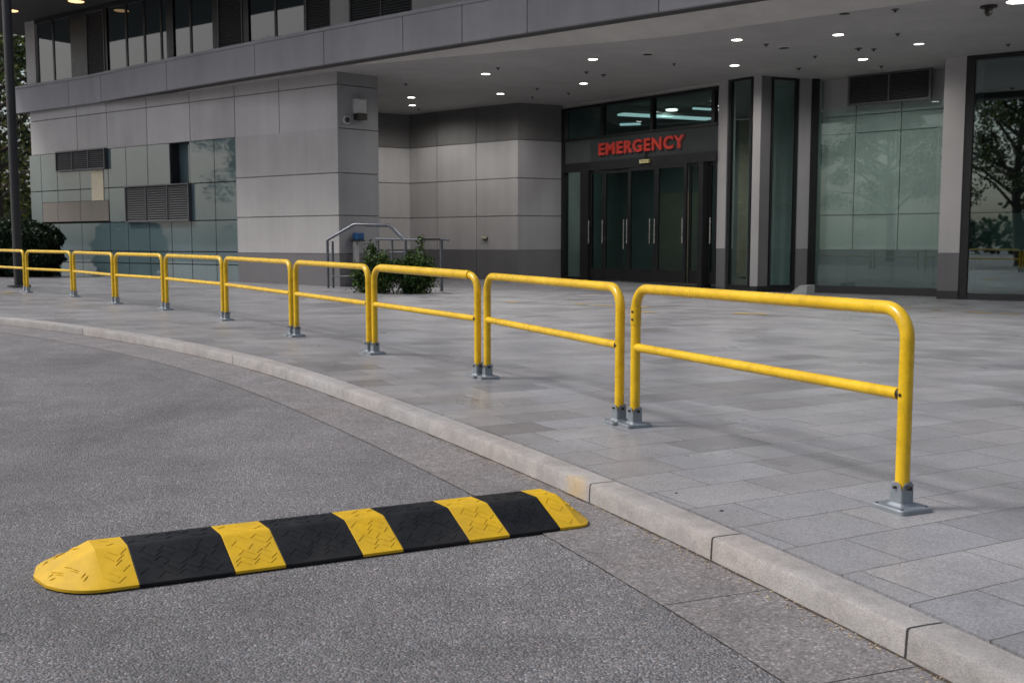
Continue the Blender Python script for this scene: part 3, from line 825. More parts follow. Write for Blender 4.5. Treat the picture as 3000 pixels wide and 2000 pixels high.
mb = MB(); F.box(mb, .13, fu(235) - .005, .1, z_l0, -.05, -.035); part(mb, 'side_glass', 'glass2')
def door(u0, u1, d, top, hs):
    u0, u1 = min(u0, u1), max(u0, u1); w = .085 if u1 - u0 > .8 else .06
    mb = MB(); F.frame(mb, u0, u1, .03, top, w, d - .05, d); F.box(mb, u0 + w, u1 - w, .03 + w, .34, d - .049, d - .001)
    o = part(mb, 'door', 'black')
    mb = MB(); F.box(mb, u0 + w, u1 - w, .34, top - w, d - .032, d - .02); part(mb, 'door_glass', 'glass', 0, None, o)
    for hu, z0, z1 in hs:
        mb = MB(); a, b = F.pt(hu, z0, d + .07), F.pt(hu, z1, d + .07); mb.tube([a, b], .019, 10)
        for z in (z0 + .12, z1 - .12): mb.tube([F.pt(hu, z, d - .01), F.pt(hu, z, d + .07)], .012, 8)
        part(mb, 'handle', 'chrome', 40, None, o)
h0, h1 = fz(1150), fz(990)
door(fu(288), fu(376), .0, z_l0 - .02, [(fu(292), h0, h1)])
door(fu(377), fu(549), .0, z_l0 - .02, [(fu(382), h0, h1), (fu(522), h0 - .15, h1)])
door(fu(550), fu(734), .06, z_l0 - .005, [(fu(554), h0, h1), (fu(704), h0, h1)])
door(fu(735), fu(934), .08, z_l0 - .003, [(fu(739), h0, h1), (fu(922), h0, h1)])
door(fu(936), fu(1038), .0, z_l0 - .02, [(fu(1030), h0, h1)])
door(fu(1066), LF - .02, .0, z_l0 - .02, [(fu(1090), h0, h1)])
# room behind the entrance
mb = MB()
r0, r1, r2, r3 = pE1, pE1 + Vector((2.2, 5.0, 0)), pJ0 + Vector((4, 5.5, 0)), pJ0
rb = Wall(r1, r2)
for p, s in ((r0, r1), (r1, r2), (r2, r3)):
    mb.add([(p.x, p.y, -.2), (s.x, s.y, -.2), (s.x, s.y, ZS - .02), (p.x, p.y, ZS - .02)], [(0, 1, 2, 3)])
room = part(mb, 'lobby_wall', 'interior')
mb = MB(); fl = [pE1, r1, r2, pJ0, pH2, pI1, pG1]; mb.add([(p.x, p.y, gz(p.x, p.y) * .6 + .012) for p in fl], [tuple(range(len(fl)))]); part(mb, 'lobby_floor', 'interior_floor')
mb = MB()
rb.box(mb, 1.2, 2.6, 0, 2.6, .02, .1); rb.box(mb, 4.0, 4.5, 0, ZS - .1, .02, .5); rb.box(mb, 5.6, 7.2, 0, 1.1, .3, .9); part(mb, 'lobby_partition', 'cream')
for x0, y0, x1, y1, w in ((1817, 338, 2075, 352, .16), (1817, 368, 1876, 366, .07), (2030, 321, 2105, 325, .03)):  # glowing bars added for the bright reflection in the transom glass, not lamps
    a, b = at(x0, y0, 4.55), at(x1, y1, 4.55); t = (b - a).normalized(); n = Vector((-t.y, t.x, 0)) * w
    st = thing('reflection_bar', a, {1817: 'long bright strip light hanging inside behind the glass above the emergency sign', 2030: 'thin strip light at the right behind the transom glass'}[x0] if y0 != 368 else 'short strip light lower left behind the transom glass', 'strip light', 'strip lights behind the transom glass')
    mb = MB(); z = Vector((0, 0, .05)); mb.hexa([a - n, b - n, b + n, a + n, a - n + z, b - n + z, b + n + z, a + n + z]); mb.build('lens', M['strip'], st)
    mb = MB(); z0 = Vector((0, 0, .052)); z1 = Vector((0, 0, .12)); n2 = n * 1.2; mb.hexa([a - n2 + z0, b - n2 + z0, b + n2 + z0, a + n2 + z0, a - n2 + z1, b - n2 + z1, b + n2 + z1, a + n2 + z1])
    mb.tube([a.lerp(b, .5) + z1, Vector((*(a.lerp(b, .5)).xy, ZS - .005))], .01, 6); mb.build('housing', M['ring'], st)

for x, y, lab in ((1860, 300, 'small bright lamp inside above the left part of the entrance lobby'), (1990, 290, 'small bright lamp deep inside the entrance lobby')):
    c = at(x, y, 4.72); c = Vector((c.x + 1.2, c.y + 1.5, 4.72)); t = thing('lobby_light', c, lab, 'ceiling light', 'lamps inside the lobby')
    mb = MB(); mb.tube([c, c + Vector((0, 0, -.03))], .16, 16); mb.build('lens', M['lamp'], t)
    mb = MB(); mb.tube([c + Vector((0, 0, .001)), Vector((c.x, c.y, ZS - .02))], .19, 16); mb.build('housing', M['ring'], t); lamp_light(t, Vector((0, 0, -.06)), 45)
# --- columns and glass bay to the right of the doors
def column(W, u0, u1, z0, z1, d0, d1, split, mat='clad', base='clad_base'):
    mb = MB(); W.box(mb, u0, u1, split + .008, z1, d0, d1); o = part(mb, 'column', mat)
    mb = MB(); W.box(mb, u0 + .001, u1 - .001, z0, split, d0 - .001, d1 - .003); part(mb, 'column_base', base)
zk = Kc.Z(2790, 742)
column(G, 0, G.len, -.3, ZS, -.25, 0, .88)
mb = MB(); G.box(mb, G.len, G.len + .04, -.3, ZS, -.1, .02); part(mb, 'column_trim', 'steel')
qz = [-.02, 1.02, 2.12]
def bay(W, u0, u1, name, splits, d=-.03, top=ZS - .08, mat='glass2', bot=.05):
    zs = [bot] + splits + [top]
    for a, b in zip(zs[:-1], zs[1:]):
        mb = MB(); W.box(mb, u0 + .008, u1 - .008, a + .006, b - .006, d - .012, d); part(mb, name, mat)
    mb = MB(); W.frame(mb, u0, u1, bot - .06, ZS, .05, d - .06, d + .05); part(mb, 'bay_frame', 'black')
bay(H1, .05, H1.len - .02, 'bay_glass', [.88, 1.95]); bay(H2, .02, H2.len - .02, 'bay_glass', [.88, 1.95])
mb = MB(); I1.box(mb, 0, I1.len, .02, ZS, -.28, 0); part(mb, 'corner_column', 'clad')
mb = MB(); I2.box(mb, .002, I2.len, .02, ZS, -.15, .003); part(mb, 'corner_column', 'clad_base')  # shaded side of the same column: its shade is painted with the dark tone
mb = MB(); H1.box(mb, 0, H1.len + I1.len, -.35, .02, -.3, -.01); I2.box(mb, 0.02, I2.len, -.35, .019, -.2, -.01); H2.box(mb, 0, H2.len, -.35, .021, -.3, -.01); part(mb, 'bay_plinth', 'plinth')
hb = Wall(pG1 + Vector((.75, 1.1, 0)), pH2 + Vector((.3, .9, 0)))
mb = MB(); hb.panels(mb, [0, .5, 1.1, hb.len], [0, .88, 1.95, ZS], .015, -.1, 0); part(mb, 'bay_lining', 'interior')
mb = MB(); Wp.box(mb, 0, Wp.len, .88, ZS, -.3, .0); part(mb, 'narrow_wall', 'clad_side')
mb = MB(); Wp.box(mb, .001, Wp.len - .001, -.35, .873, -.3, -.004); part(mb, 'column_base', 'clad_base')
fj = Wall(pW1, pJ0); mb = MB(); fj.box(mb, 0, fj.len, -.35, ZS, -.2, .08); part(mb, 'black_jamb', 'black')

# --- wall J: panels behind glass, with a louvre
pz = lambda zx, zy: (2200 + .606 * zx, .606 * zy)
jz = lambda zy: J.Z(*pz(640, zy)); ju = lambda zx, zy=800: J.U(*pz(zx, zy))
DJ = -.32
zj = [jz(1390) , jz(1208), jz(1035), jz(628), jz(540)]
mb = MB(); J.panels(mb, [0, ju(475), ju(695), ju(900), J.len + .3], [zj[1], zj[2], zj[3], zj[4], ZS], .02, DJ - .05, DJ); J.box(mb, 0, J.len + .3, -.4, ZS, DJ - .2, DJ - .052); part(mb, 'panel_wall', 'clad')
mb = MB(); J.box(mb, 0, J.len + .3, -.4, zj[1] - .012, DJ - .051, DJ - .004); part(mb, 'wall_base', 'clad_base')
uu = [0.02, ju(475), ju(695), ju(900), J.len + .25]
for a, b in zip(uu[:-1], uu[1:]):
    for z0, z1 in ((zj[0], zj[1]), (zj[1], zj[2]), (zj[2], jz(505))):
        mb = MB(); J.box(mb, a + .006, b - .006, z0 + .006, z1 - .006, -.035, -.022); part(mb, 'storefront_glass', 'glass2')
mb = MB(); J.box(mb, 0, J.len + .3, -.4, zj[0], -.3, .05); part(mb, 'storefront_plinth', 'plinth')
louvre(J, ju(470, 430), ju(872, 430), jz(500), jz(350), 13, 2, .02, 'louvre_grille', .05)
# --- column K and glass L
column(Kc, 0, Kc.len, -.1, ZS, -1.2, 0, zk)
mb = MB(); Kc.box(mb, -.001, Kc.len + .002, -.4, .02, -1.2, .012); part(mb, 'column_plinth', 'plinth')
mb = MB(); Lw.box(mb, .002, .16, -.4, ZS, -.3, -.02); Lw.box(mb, .16, Lw.len, ZS - .09, ZS, -.2, -.03); part(mb, 'black_jamb', 'black')
lz = [Lw.Z(2920, y) for y in (862, 736, 622)]
for z0, z1 in ((lz[0], lz[1]), (lz[1], lz[2]), (lz[2], ZS - .09)):
    mb = MB(); Lw.box(mb, .17, Lw.len, z0 + .006, z1 - .006, -.10, -.085); part(mb, 'storefront_glass', 'glass3')
mb = MB(); Lw.box(mb, .16, Lw.len, -.4, lz[0], -.25, -.04); part(mb, 'storefront_plinth', 'plinth')
mb = MB(); Lw.box(mb, .1, Lw.len, lz[1], lz[2] + .0, -.9, -.8); part(mb, 'inner_dado', 'interior')
mb = MB(); Lw.box(mb, .1, Lw.len, -.3, ZS, -1.4, -1.2); part(mb, 'inner_wall', 'interior_dark')

# ------------------------------------------------------------------ sign lettering
def text_mesh(body, size, ext, bold):
    cu = bpy.data.curves.new('t', 'FONT'); cu.body = body; cu.size = size; cu.extrude = ext; cu.offset = bold; cu.align_x = 'LEFT'; cu.space_character = 1.16; cu.resolution_u = 6; cu.bevel_depth = 0
    ob = bpy.data.objects.new('t', cu); COL.objects.link(ob); bpy.context.view_layer.update()
    dg = bpy.context.evaluated_depsgraph_get(); me = bpy.data.meshes.new_from_object(ob.evaluated_get(dg)); COL.objects.unlink(ob); bpy.data.objects.remove(ob); return me
su0, su1 = F.U(*q(360, 525)), F.U(*q(920, 480)); zc0 = F.Z(*q(622, 551)); zc1 = F.Z(*q(622, 467))
sgn = thing('emergency_sign', F.pt(su0, zc0, .03), 'raised red EMERGENCY lettering on the dark glass band above the entrance doors', 'sign')
me = text_mesh('EMERGENCY', 1.0, .03, .03)
vs = [v.co.copy() for v in me.vertices]; x0 = min(v.x for v in vs); x1 = max(v.x for v in vs); y0 = min(v.y for v in vs); y1 = max(v.y for v in vs)
front = MB(); side = MB()
tv = [F.pt(su0 + (v.x - x0) / (x1 - x0) * (su1 - su0), zc0 + (v.y - y0) / (y1 - y0) * (zc1 - zc0), .035 + (v.z + .03)) for v in vs]
fr_f, sd_f = [], []
for p in me.polygons:
    (fr_f if abs(p.normal.z) > .7 else sd_f).append(tuple(p.vertices))
mb = MB(); mb.v = [tuple(p) for p in tv]; mb.f = fr_f; lt = mb.build('lettering', M['red'], sgn)
mb = MB(); mb.v = [tuple(p) for p in tv]; mb.f = sd_f; mb.build('letter_returns', M['red_edge'], lt)
# exit box over the doors
eu0, eu1 = F.U(*q(636, 612)), F.U(*q(696, 612)); ez0, ez1 = F.Z(*q(665, 624)), F.Z(*q(665, 601))
ex = thing('exit_sign', F.pt(eu0, ez0, .08), 'small pale yellow sign box hung over the entrance doors below the red letters', 'sign')
mb = MB(); F.box(mb, eu0, eu1, ez0, ez1, .075, .14); mb.build('face', M['exit'], ex)
mb = MB()
for k in (.2, .45, .7): F.box(mb, eu0 + (eu1 - eu0) * k, eu0 + (eu1 - eu0) * (k + .13), ez0 + .035, ez1 - .03, .14, .142)
F.box(mb, (eu0 + eu1) / 2 - .02, (eu0 + eu1) / 2 + .02, ez1, z_s0 + .15, .08, .11)
mb.build('pictogram', M['bolt'], ex)

# ------------------------------------------------------------------ lights and fittings in the soffit
def downlight(x, y, mat, label, r=.125):
    c = at(x, y, ZS); t = thing('ceiling_light', c, label, 'ceiling light', 'round lights in the canopy soffit')
    mb = MB(); seg = 24
    prof = [(r * 1.16, .0), (r * 1.14, -.012), (r * 1.02, -.016), (r * .98, -.006)]
    rows = [[c + Vector((math.cos(2 * math.pi * k / seg) * a, math.sin(2 * math.pi * k / seg) * a, z)) for k in range(seg + 1)] for a, z in prof]
    mb.grid(rows); mb.build('trim_ring', M['ring'], t, 40)
    mb = MB(); mb.tube([c + Vector((0, 0, -.004)), c + Vector((0, 0, -.0085))], r * .99, seg); mb.build('lens', M[mat], t)
    if mat == 'lamp': lamp_light(t, Vector((0, 0, -.03)), 100)
for x, y, m, lab in (
    (1205, 285, 'lamp', 'lit round ceiling light above the recess beside the wall pier, upper of the pair'),
    (1208, 308, 'lamp', 'lit round ceiling light deepest in the recess, lower of the pair'),
    (1466, 274, 'lamp', 'lit round ceiling light just in front of the dark frieze of the recess wall'),
    (1423, 216, 'lamp', 'lit round ceiling light nearest the canopy edge above the recess'),
    (1710, 244, 'lamp', 'lit round ceiling light just in front of the entrance transom'),
    (1737, 173, 'lamp', 'lit round ceiling light nearer the canopy edge in front of the entrance'),
    (2152, 191, 'lamp', 'lit round ceiling light above the glass bay beside the doors'),
    (2159, 116, 'lamp', 'lit round ceiling light near the canopy edge in line with the glass bay'),
    (2456, 101, 'lamp', 'lit round ceiling light above the storefront louvre, nearer the canopy edge'),
    (2528, 173, 'lamp', 'lit round ceiling light closest to the storefront louvre'),
    (2692, 128, 'lamp_dim', 'dimmer cool white round ceiling light in front of the right column'),
    (2985, 3, 'lamp', 'large lit ceiling light cut by the upper right corner of the photo')):
    downlight(x, y, m, lab, .10 if x < 2900 else .18)
cz = zt + .018
for x, y, lab in ((223, 4, 'warm lamp in the dark overhang above the upper windows'), (30, 31, 'warm lamp at the dark overhang corner near the steel post')):
    c = at(x, y, cz); t = thing('ceiling_light', c, lab, 'ceiling light')
    mb = MB(); mb.tube([c + Vector((0, 0, .0)), c + Vector((0, 0, -.012))], .2, 20); mb.build('lens', M['lamp_warm'], t)
    mb = MB(); mb.tube([c + Vector((0, 0, .001)), c + Vector((0, 0, -.02))], .23, 20, False); mb.build('trim_ring', M['bolt'], t)
fits = [(1897, 158, .12, 'soffit speaker'), (1975, 187, .05, ''), (1718, 211, .07, ''), (1768, 219, .08, ''), (1459, 199, .06, ''), (1189, 246, .06, ''), (1573, 259, .06, ''), (1666, 273, .07, ''), (1560, 284, .05, ''),
        (2474, 38, .11, ''), (2623, 28, .08, ''), (2630, 99, .06, ''), (2245, 130, .07, ''), (2297, 139, .12, ''), (2515, 142, .09, ''), (2560, 144, .07, ''), (2388, 165, .06, ''), (2340, 200, .08, ''), (2582, 194, .06, ''), (2954, 130, .06, ''), (1226, 319, .05, '')]
for x, y, r, _ in fits:
    r *= .8 if r < .1 else 1
    c = at(x, y, ZS)
    t = thing('sprinkler' if r < .1 else 'ceiling_speaker', c, 'small dark sprinkler rose set in the grey canopy soffit' if r < .1 else 'dark ringed round speaker set flush in the canopy soffit', 'sprinkler' if r < .1 else 'speaker', 'sprinkler roses in the canopy soffit' if r < .1 else 'round speakers in the canopy soffit')
    mb = MB(); mb.tube([c, c + Vector((0, 0, -.015))], [r, r * .85], 16); mb.build('rose', M['louvre'] if r < .1 else M['ring'], t)
    mb = MB(); mb.tube([c + Vector((0, 0, -.015)), c + Vector((0, 0, -.05 if r < .1 else -.02))], [r * .4, r * .25] if r < .1 else [r * .8, r * .8], 12); mb.build('nozzle' if r < .1 else 'grille', M['bolt'], t)
c = at(2897, 18, ZS); t = thing('security_camera', c, 'small dark hanging fitting under the soffit at the upper right', 'camera')
mb = MB(); mb.tube([c, c + Vector((0, 0, -.03))], .13, 16); mb.build('mount', M['bolt'], t)
mb = MB(); mb.tube([c + Vector((0, 0, -.03)), c + Vector((0, 0, -.12)), c + Vector((0, 0, -.16))], [.06, .06, .03], 12); mb.build('housing', M['bolt'], t)

# ------------------------------------------------------------------ fittings on the pier and recess wall
def zq(zx, zy): return (950 + .4464 * zx, .4464 * zy)
b0, b1 = Bw.px(*zq(187, 805)), Bw.px(*zq(254, 660))
al = thing('wall_light', Bw.pt(b0[0], b0[1], .02), 'white wall light box on the shaded side of the grey pier', 'wall light')
mb = MB(); Bw.box(mb, b0[0], b1[0], b0[1] + .2, b1[1], 0.005, .14); mb.build('housing', M['white'], al)
mb = MB(); Bw.box(mb, b0[0] + .02, b1[0] - .02, b0[1] + .06, b0[1] + .199, 0.005, .2); mb.build('lamp_head', M['bolt'], al)
cc = Bw.px(*zq(142, 789)); cm = thing('dome_camera', Bw.pt(*cc, .01), 'small round camera beside the white wall light on the pier', 'camera')
mb = MB(); mb.tube([Bw.pt(*cc, .0), Bw.pt(*cc, .06)], .09, 20); mb.build('ring', M['ring'], cm)
mb = MB(); mb.tube([Bw.pt(*cc, .06), Bw.pt(*cc, .09), Bw.pt(*cc, .11)], [.066, .055, .02], 16); mb.build('dome', M['bolt'], cm, 50)
dd = D.px(1424, 699); wl = thing('bracket_fitting', D.pt(*dd, .01), 'small brass fitting on the pale recess wall left of the doors', 'wall fitting')
mb = MB(); D.box(mb, dd[0] - .07, dd[0] + .07, dd[1] - .04, dd[1] + .04, .002, .05); mb.build('plate', M['bolt'], wl)
mb = MB(); mb.tube([D.pt(dd[0] - .09, dd[1] + .02, .06), D.pt(dd[0] + .05, dd[1] + .02, .06)], .035, 10); mb.build('knob', M['cream'], wl)

# blue dispenser on its post
zp = lambda zx, zy: (900 + .2551 * zx, 550 + .2551 * zy)
k0, k1 = Bw.px(*zp(545, 600), .15), Bw.px(*zp(625, 515), .15); gzb = 0.0
bl = thing('blue_dispenser', Bw.pt(k0[0], 0, .15), 'blue dispenser box on a slim grey post before the pier', 'dispenser')
mb = MB(); Bw.box(mb, k0[0], k1[0], k0[1] + .0, k1[1], .06, .26); o = mb.build('box', M['blue'], bl)
bv = o.modifiers.new('edge', 'BEVEL'); bv.width = .02; bv.segments = 2
mb = MB(); s0_, s1_ = Bw.U(*zp(527, 598), .15), k0[0] - .001; Bw.box(mb, s0_, k1[0] + .0, k0[1] - .03, k0[1] - .002, .05, .30); mb.build('shelf', M['bolt'], bl)
mb = MB(); Bw.box(mb, Bw.U(*zp(545, 700), .15), Bw.U(*zp(582, 700), .15), -.05, k0[1] - .03, .08, .2); mb.build('post', M['clad'], bl)

# ------------------------------------------------------------------ steel handrails
Hr = Wall(at(962, 848), at(1293, 853))
def hp(zx, zy, d=0): u, z = Hr.px(*zp(zx, zy)); return Hr.pt(u, z, d)
rt = thing('handrail', hp(240, 1180), 'bent stainless steel ramp handrail rising from a double post at the pier corner', 'handrail')
def foot(p): return Vector((p.x, p.y, gz(p.x, p.y) - .03))
mb = MB(); a = hp(232, 600); mb.tube([foot(a), a], .03, 12); mb.build('post', M['steel'], rt, 40)
a2 = hp(262, 612, -.12); mb = MB(); mb.tube([foot(a2), a2], .026, 12); mb.build('post', M['steel'], rt, 40)
mb = MB(); mb.tube([a + Vector((0, 0, .0)), hp(250, 590), hp(530, 425), hp(560, 420), hp(920, 428), hp(945, 436), hp(1090, 585)], .03, 12); mb.build('top_rail', M['steel'], rt, 40)
mb = MB(); mb.tube([hp(560, 432, -.45), hp(860, 440, -.45), hp(1075, 588, -.3)], .024, 10); mb.build('rear_rail', M['steel'], rt, 40)
mb = MB(); mb.tube([hp(262, 1020, -.1), hp(640, 1012, -.1)], .014, 8); mb.build('low_rail', M['steel'], rt, 40)
rt = thing('handrail', foot(hp(1540, 1180)), 'straight steel handrail on thin posts behind the two green shrubs', 'handrail')
mb = MB(); mb.tube([hp(785, 588), hp(1310, 598), hp(1550, 590), hp(1630, 600)], .026, 12); mb.build('top_rail', M['steel'], rt, 40)
for zx, r in ((815, .022), (975, .022), (1130, .026), (1540, .036)):
    a = hp(zx, 592); mb = MB(); mb.tube([foot(a), a], r, 10); mb.build('post', M['steel'], rt, 40)
mb = MB(); mb.tube([hp(1530, 586, .05), hp(1350, 584, .05), hp(1318, 600, .05), hp(1322, 690, .05), hp(1300, 760, .05)], .022, 10); mb.build('end_loop', M['bolt'], rt, 40)
mb = MB(); mb.tube([hp(940, 738), hp(1130, 738)], .012, 8); mb.build('low_rail', M['steel'], rt, 40)

# ------------------------------------------------------------------ plants
def leaves(mb, pts, size, up=.3, asp=.5):
    for p in pts:
        s = size * rng.uniform(.6, 1.3); a = Vector(rng.normal(size=3)); a.z += up; a.normalize(); b = a.orthogonal().normalized(); b = Matrix.Rotation(rng.uniform(0, 6.28), 3, a) @ b
        p = Vector(p); mb.add([p - b * asp * s * .5, p + a * s * .45 - a.cross(b) * s * .06, p + b * asp * s * .5 + a * s * .1, p - a * s * .5], [(0, 1, 2, 3)])
def shrub(c, w, h, n, label, tall):
    t = thing('shrub', c, label, 'shrub', None)
    mb = MB(); stems = MB(); P = []
    for k in range(34):
        a = rng.uniform(0, 6.28); rr = w * .5 * math.sqrt(rng.uniform(0.02, 1)); hh = h * rng.uniform(.45, 1.0) * (1 - .25 * (rr / (w * .5)) ** 2)
        base = Vector((rng.normal() * .1 * w, rng.normal() * .1 * w, 0)); tip = Vector((math.cos(a) * rr, math.sin(a) * rr, hh))
        if k == 0: tip = Vector(tall)
        mid = base.lerp(tip, .5) + Vector((math.cos(a), math.sin(a), 0)) * .06
        stems.tube([c + base, c + mid, c + tip], [.012, .008, .003], 5)
        for j in range(n // 34):
            f = rng.beta(2.2, 1.1); q_ = base.lerp(mid, f * 2) if f < .5 else mid.lerp(tip, f * 2 - 1)
            sp = .075 * w / .83 * (1.5 - f)
            z = q_ + Vector(rng.normal(size=3)) * sp; z.z = max(z.z, .03); P.append(c + z)
    leaves(mb, P, .078, .5, .45)
    mb.build('foliage', M['leaf_shrub'], t); stems.build('stems', M['twig'], t)
cs = at_ground(1100, 858); shrub(cs + Vector((0, .1, 0)), .98, .92, 9500, 'left leafy green shrub, wider one, standing on the paving before the handrail', (-.1, 0, 1.0))
cs = at_ground(1218, 859); shrub(cs + Vector((0, .05, 0)), .86, .88, 8000, 'right green shrub with a tall sprig rising from its top', (.12, 0, 1.12))
# clipped hedge bush on the far left
hc = Vector((sight(62, 800).x / sight(62, 800).y * 28.3, 28.3, 0)); hc.z = gz(hc.x, hc.y); hd = thing('hedge_bush', hc, 'dark rounded hedge bush at the far left in front of the glass corner', 'bush')
mb = MB(); P = []
for k in range(14000):
    v = Vector(rng.normal(size=3)).normalized(); r = rng.uniform(.72, 1.0) ** .5
    lump = 1 + .09 * math.sin(v.x * 9 + 1) * math.sin(v.y * 8) + .07 * math.sin(v.z * 11 + v.x * 5)
    e = 3.2; g_ = (abs(v.x) ** e + abs(v.y) ** e + abs(v.z) ** e) ** (-1 / e)
    z = Vector((v.x * 1.02, v.y * .95, v.z * .78)) * g_ * r * lump + Vector((0, 0, .72))
    if z.z > 0.0: P.append(hc + z)
leaves(mb, P, .12, .3, .5); mb.build('foliage', M['leaf_hedge'], hd)
mb = MB()
for k in range(6): mb.tube([hc + Vector((random.uniform(-.5, .5), random.uniform(-.3, .3), -.05)), hc + Vector((random.uniform(-.8, .8), random.uniform(-.5, .5), .9))], [.04, .015], 6)
mb.build('stems', M['bark'], hd)

def make_tree(name, c, h, cr, n, label, group, seed, leaf=.26, low=.35):
    r = np.random.default_rng(seed); c = Vector(c); t = thing(name, c, label, 'tree', group)
    tk = MB(); P = []
    top = Vector((r.normal() * .3, r.normal() * .3, h * .8)); m1 = Vector((r.normal() * .15, r.normal() * .15, h * .35))
    tk.tube([c + Vector((0, 0, -.2)), c + Vector((0, 0, .2)), c + m1, c + top], [h * .03, h * .024, h * .017, h * .005], 9)
    nb = 30
    for k in range(nb):
        f = low + (1 - low) * (k + r.uniform(0, 1)) / nb; p0 = (m1 * (f / .45)) if f < .45 else m1.lerp(top, (f - .45) / .55)
        a = k * 2.4 + r.uniform(-.5, .5); ln = cr * (math.sin(math.pi * min(1, (f - low) / (1 - low) * .8 + .2)) * .8 + .25) * r.uniform(.7, 1.15)
        tip = p0 + Vector((math.cos(a) * ln, math.sin(a) * ln, ln * r.uniform(.15, .7))); mid = p0.lerp(tip, .5) + Vector((0, 0, ln * .1))
        tk.tube([c + p0, c + mid, c + tip], [h * .008, h * .005, h * .0015], 6)
        for cl in range(4):
            f2 = r.uniform(.4, 1.05); cc_ = p0.lerp(tip, f2) + Vector(r.normal(size=3)) * .28 * cr * .6; rad = cr * r.uniform(.13, .26)
            for _ in range(n // (nb * 4)):
                v = Vector(r.normal(size=3)); v.normalize(); v *= rad * r.uniform(.3, 1) ** .6; v.z *= .7; P.append(c + cc_ + v)
    mb = MB(); leaves(mb, P, leaf, .2, .55)
    mb.build('crown', M['leaf_tree'], t); tk.build('trunk', M['bark'], t, 50)
    return t
g1 = 'trees beyond the left end of the building'
make_tree('tree', (-17.6, 36.0, .2), 9.5, 3.0, 5500, 'tall dark tree beyond the steel post at the left edge', g1, 3, .22, .2)
make_tree('tree', (-21.6, 41.0, .2), 8.5, 3.4, 6000, 'broad green tree behind the hedge bush at far left', g1, 5, .26, .12)
make_tree('tree', (-20.2, 47.0, .2), 12, 3.8, 5000, 'tallest tree far behind the corner of the glass building', g1, 8, .28, .25)
mb = MB(); P = []
for k in range(7000):
    x = rng.uniform(-34, -14.8); y = 49 + rng.uniform(-1.5, 1.5); hmax = 2.6 + .7 * math.sin(x * 1.3) + .4 * math.sin(x * 3.1); P.append((x, y, .1 + hmax * rng.uniform(0, 1) ** .7))
leaves(mb, P, .4, .2, .6); tag(mb.build('shrubbery', M['leaf_tree']), 'dark mass of shrubs far behind the hedge bush', 'shrubbery', None, 'stuff')

# trees across the street: seen mirrored in the glass
proto = make_tree('street_tree', (7.5, -9.0, -.085), 11, 4.2, 15000, 'large street tree across the road, mirrored in the right storefront glass', 'street trees mirrored in the glass', 21, .19, .3)
for x, y, s, lab in ((-36, 21, 1.15, 'far street tree standing to the left, mirrored in the teal glass panels'), (-13, -3.0, 1.0, 'street tree across the road, mirrored in the teal glass panels'), (16, -4, 1.15, 'spreading street tree mirrored in the glass at the right edge'), (1.0, -20, 1.1, 'distant street tree mirrored in the storefront panes'), (-24, 5, .9, 'street tree mirrored at the left end of the teal glass')):
    r = proto.copy(); COL.objects.link(r); r.location = (x, y, -.085); r.scale = (s, s, s); r.rotation_euler.z = x; r['label'] = lab
    for ch in proto.children:
        o = ch.copy(); COL.objects.link(o); o.parent = r

mb = MB(); P = []
for k in range(6500):
    x = rng.uniform(-70, 90); hmax = 4.2 + 1.4 * math.sin(x * .33) + .9 * math.sin(x * .9 + 1); P.append((x, -44 + rng.uniform(-2, 2) - abs(x) * .05, hmax * rng.uniform(0, 1) ** .8))
leaves(mb, P, .95, .2, .7); tag(mb.build('treeline', M['leaf_hedge']), 'dark line of far trees across the road, mirrored low in the storefront glass', 'treeline', None, 'stuff')
for x, y, rr, lab in ((2114, 1495, .0095, 'small dark round stud set in a pale paver near the kerb, larger one'), (1981, 1443, .006, 'tiny dark round stud set in a paver near the kerb, smaller one')):
    c = at_ground(x, y)
    mb = MB(); mb.tube([c + Vector((0, 0, -.002)), c + Vector((0, 0, .0012))], [rr, rr * .8], 14)
    o = mb.build('paving_stud', M['bolt']); tag(o, lab, 'stud')
# ------------------------------------------------------------------ steel post, small wedge, ground lines
pc = at(56, 836); pc = at_ground(56, 842)
po = thing('steel_post', pc, 'tall dark steel post holding up the overhang at the far left', 'post')
mb = MB(); mb.tube([pc + Vector((0, 0, -.1)), Vector((pc.x, pc.y, zt + .02))], .088, 16); mb.build('shaft', M['plinth'], po, 40)
mb = MB(); mb.tube([pc + Vector((0, 0, -.05)), pc + Vector((0, 0, .05))], .22, 16); mb.build('base_flange', M['louvre'], po, 40)
w0, w1 = at(2309, 861, -.12), at(2363, 861, -.12)
wd = thing('doorstop_wedge', w0, 'pale grey wedge block on the ground at the foot of the glass bay', 'wedge block')
mb = MB(); t = (w1 - w0); n = Vector((.3, .42, 0)); a = w0 + Vector((0, 0, -.02))
mb.add([a, a + t, a + t + n, a + n, a + t * .62 + Vector((0, 0, .21)), a + t + Vector((0, 0, .21)), a + t + n + Vector((0, 0, .21)), a + t * .62 + n + Vector((0, 0, .21))], [(3, 2, 1, 0), (4, 5, 6, 7), (0, 1, 5, 4), (1, 2, 6, 5), (2, 3, 7, 6), (3, 0, 4, 7)])
mb.build('block', M['white'], wd)
mb = MB()
def ribbon(mb, x0, y0, x1, y1, w, n=12, dz=.003):
    a, b = at_ground(x0, y0), at_ground(x1, y1); t = (b - a).normalized(); s = Vector((-t.y, t.x, 0)) * w
    mb.grid([[P3((a.lerp(b, k / n) + s).xy, dz), P3((a.lerp(b, k / n) - s).xy, dz)] for k in range(n + 1)])
ribbon(mb, 1420, 883, 2110, 911, .05, 20); tag(mb.build('drain_channel', M['drain'], smooth=30), 'thin metal drain line across the paving', None, None, 'structure')
mb = MB()
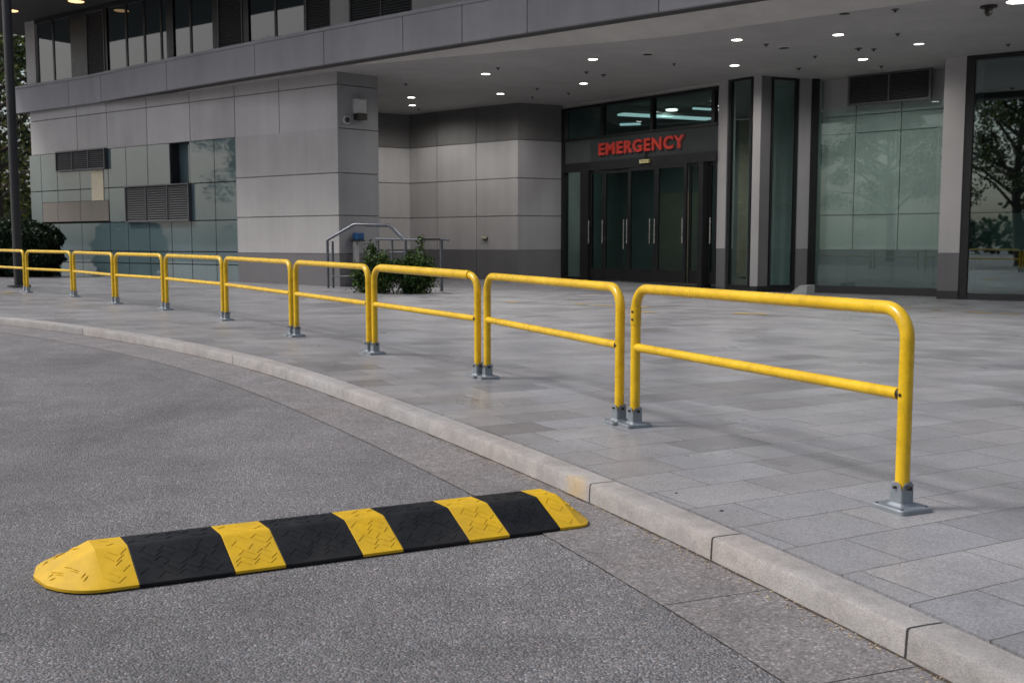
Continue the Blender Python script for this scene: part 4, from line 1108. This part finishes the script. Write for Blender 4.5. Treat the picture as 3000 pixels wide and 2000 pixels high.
for x0, y0, x1, y1, w in ((1487, 884.5, 1512, 885.5, .10), (1685, 891, 1720, 892.5, .05), (1740, 894, 1795, 896, .06), (1872, 900, 1905, 901, .07), (1872, 914.5, 1920, 916, .07), (2150, 918.5, 2200, 919.5, .12), (2205, 920, 2245, 921, .1), (2640, 902, 2675, 904, .07), (2730, 908, 2760, 910, .05), (2830, 914, 2900, 918, .06), (2930, 919, 2990, 923, .05), (8, 857, 42, 858, .08)):
    ribbon(mb, x0, y0, x1, y1, w, 3, .006)
tag(mb.build('road_marking', M['road_mark'], smooth=30), 'worn yellow dashes on the paving', None, None, 'structure')

# ------------------------------------------------------------------ light, sky, camera
SUN_EL, SUN_AZ = math.radians(48), math.radians(266)      # azimuth clockwise from +Y: light comes from the left, a little behind the camera
w = bpy.data.worlds.new('World'); scn.world = w; w.use_nodes = True
nt = w.node_tree; bg = nt.nodes['Background']; sky = nt.nodes.new('ShaderNodeTexSky'); sky.sky_type = 'NISHITA'; sky.sun_disc = False
sky.sun_elevation = SUN_EL; sky.sun_rotation = SUN_AZ; sky.air_density = 1.0; sky.dust_density = 4.0; sky.ozone_density = 1.0
hs = nt.nodes.new('ShaderNodeHueSaturation'); hs.inputs['Saturation'].default_value = .6
nt.links.new(sky.outputs[0], hs.inputs['Color']); nt.links.new(hs.outputs[0], bg.inputs['Color']); bg.inputs['Strength'].default_value = .125
sd = bpy.data.lights.new('sun', 'SUN'); sd.energy = 2.1; sd.angle = math.radians(11); sd.color = (1.0, .97, .94)
so = bpy.data.objects.new('sun', sd); COL.objects.link(so)
dirv = Vector((math.sin(SUN_AZ) * math.cos(SUN_EL), math.cos(SUN_AZ) * math.cos(SUN_EL), math.sin(SUN_EL)))
so.rotation_euler = dirv.to_track_quat('Z', 'Y').to_euler()
cd = bpy.data.cameras.new('camera'); cam = bpy.data.objects.new('camera', cd); COL.objects.link(cam)
cam.location = (0, 0, 1); cam.rotation_euler = (math.pi / 2 - PITCH, 0, 0); cd.lens = FPX / 3000 * 36; cd.sensor_width = 36; cd.clip_end = 2000; cd.clip_start = .05
cd.dof.use_dof = True; cd.dof.focus_distance = 4.6; cd.dof.aperture_fstop = 9.0
scn.camera = cam
vs_ = scn.view_settings; vs_.view_transform = 'Standard'; vs_.look = 'None'; vs_.exposure = 0.15; vs_.gamma = 1.0
scn.cycles.max_bounces = 8; scn.cycles.transparent_max_bounces = 12
scn.cycles.use_denoising = True
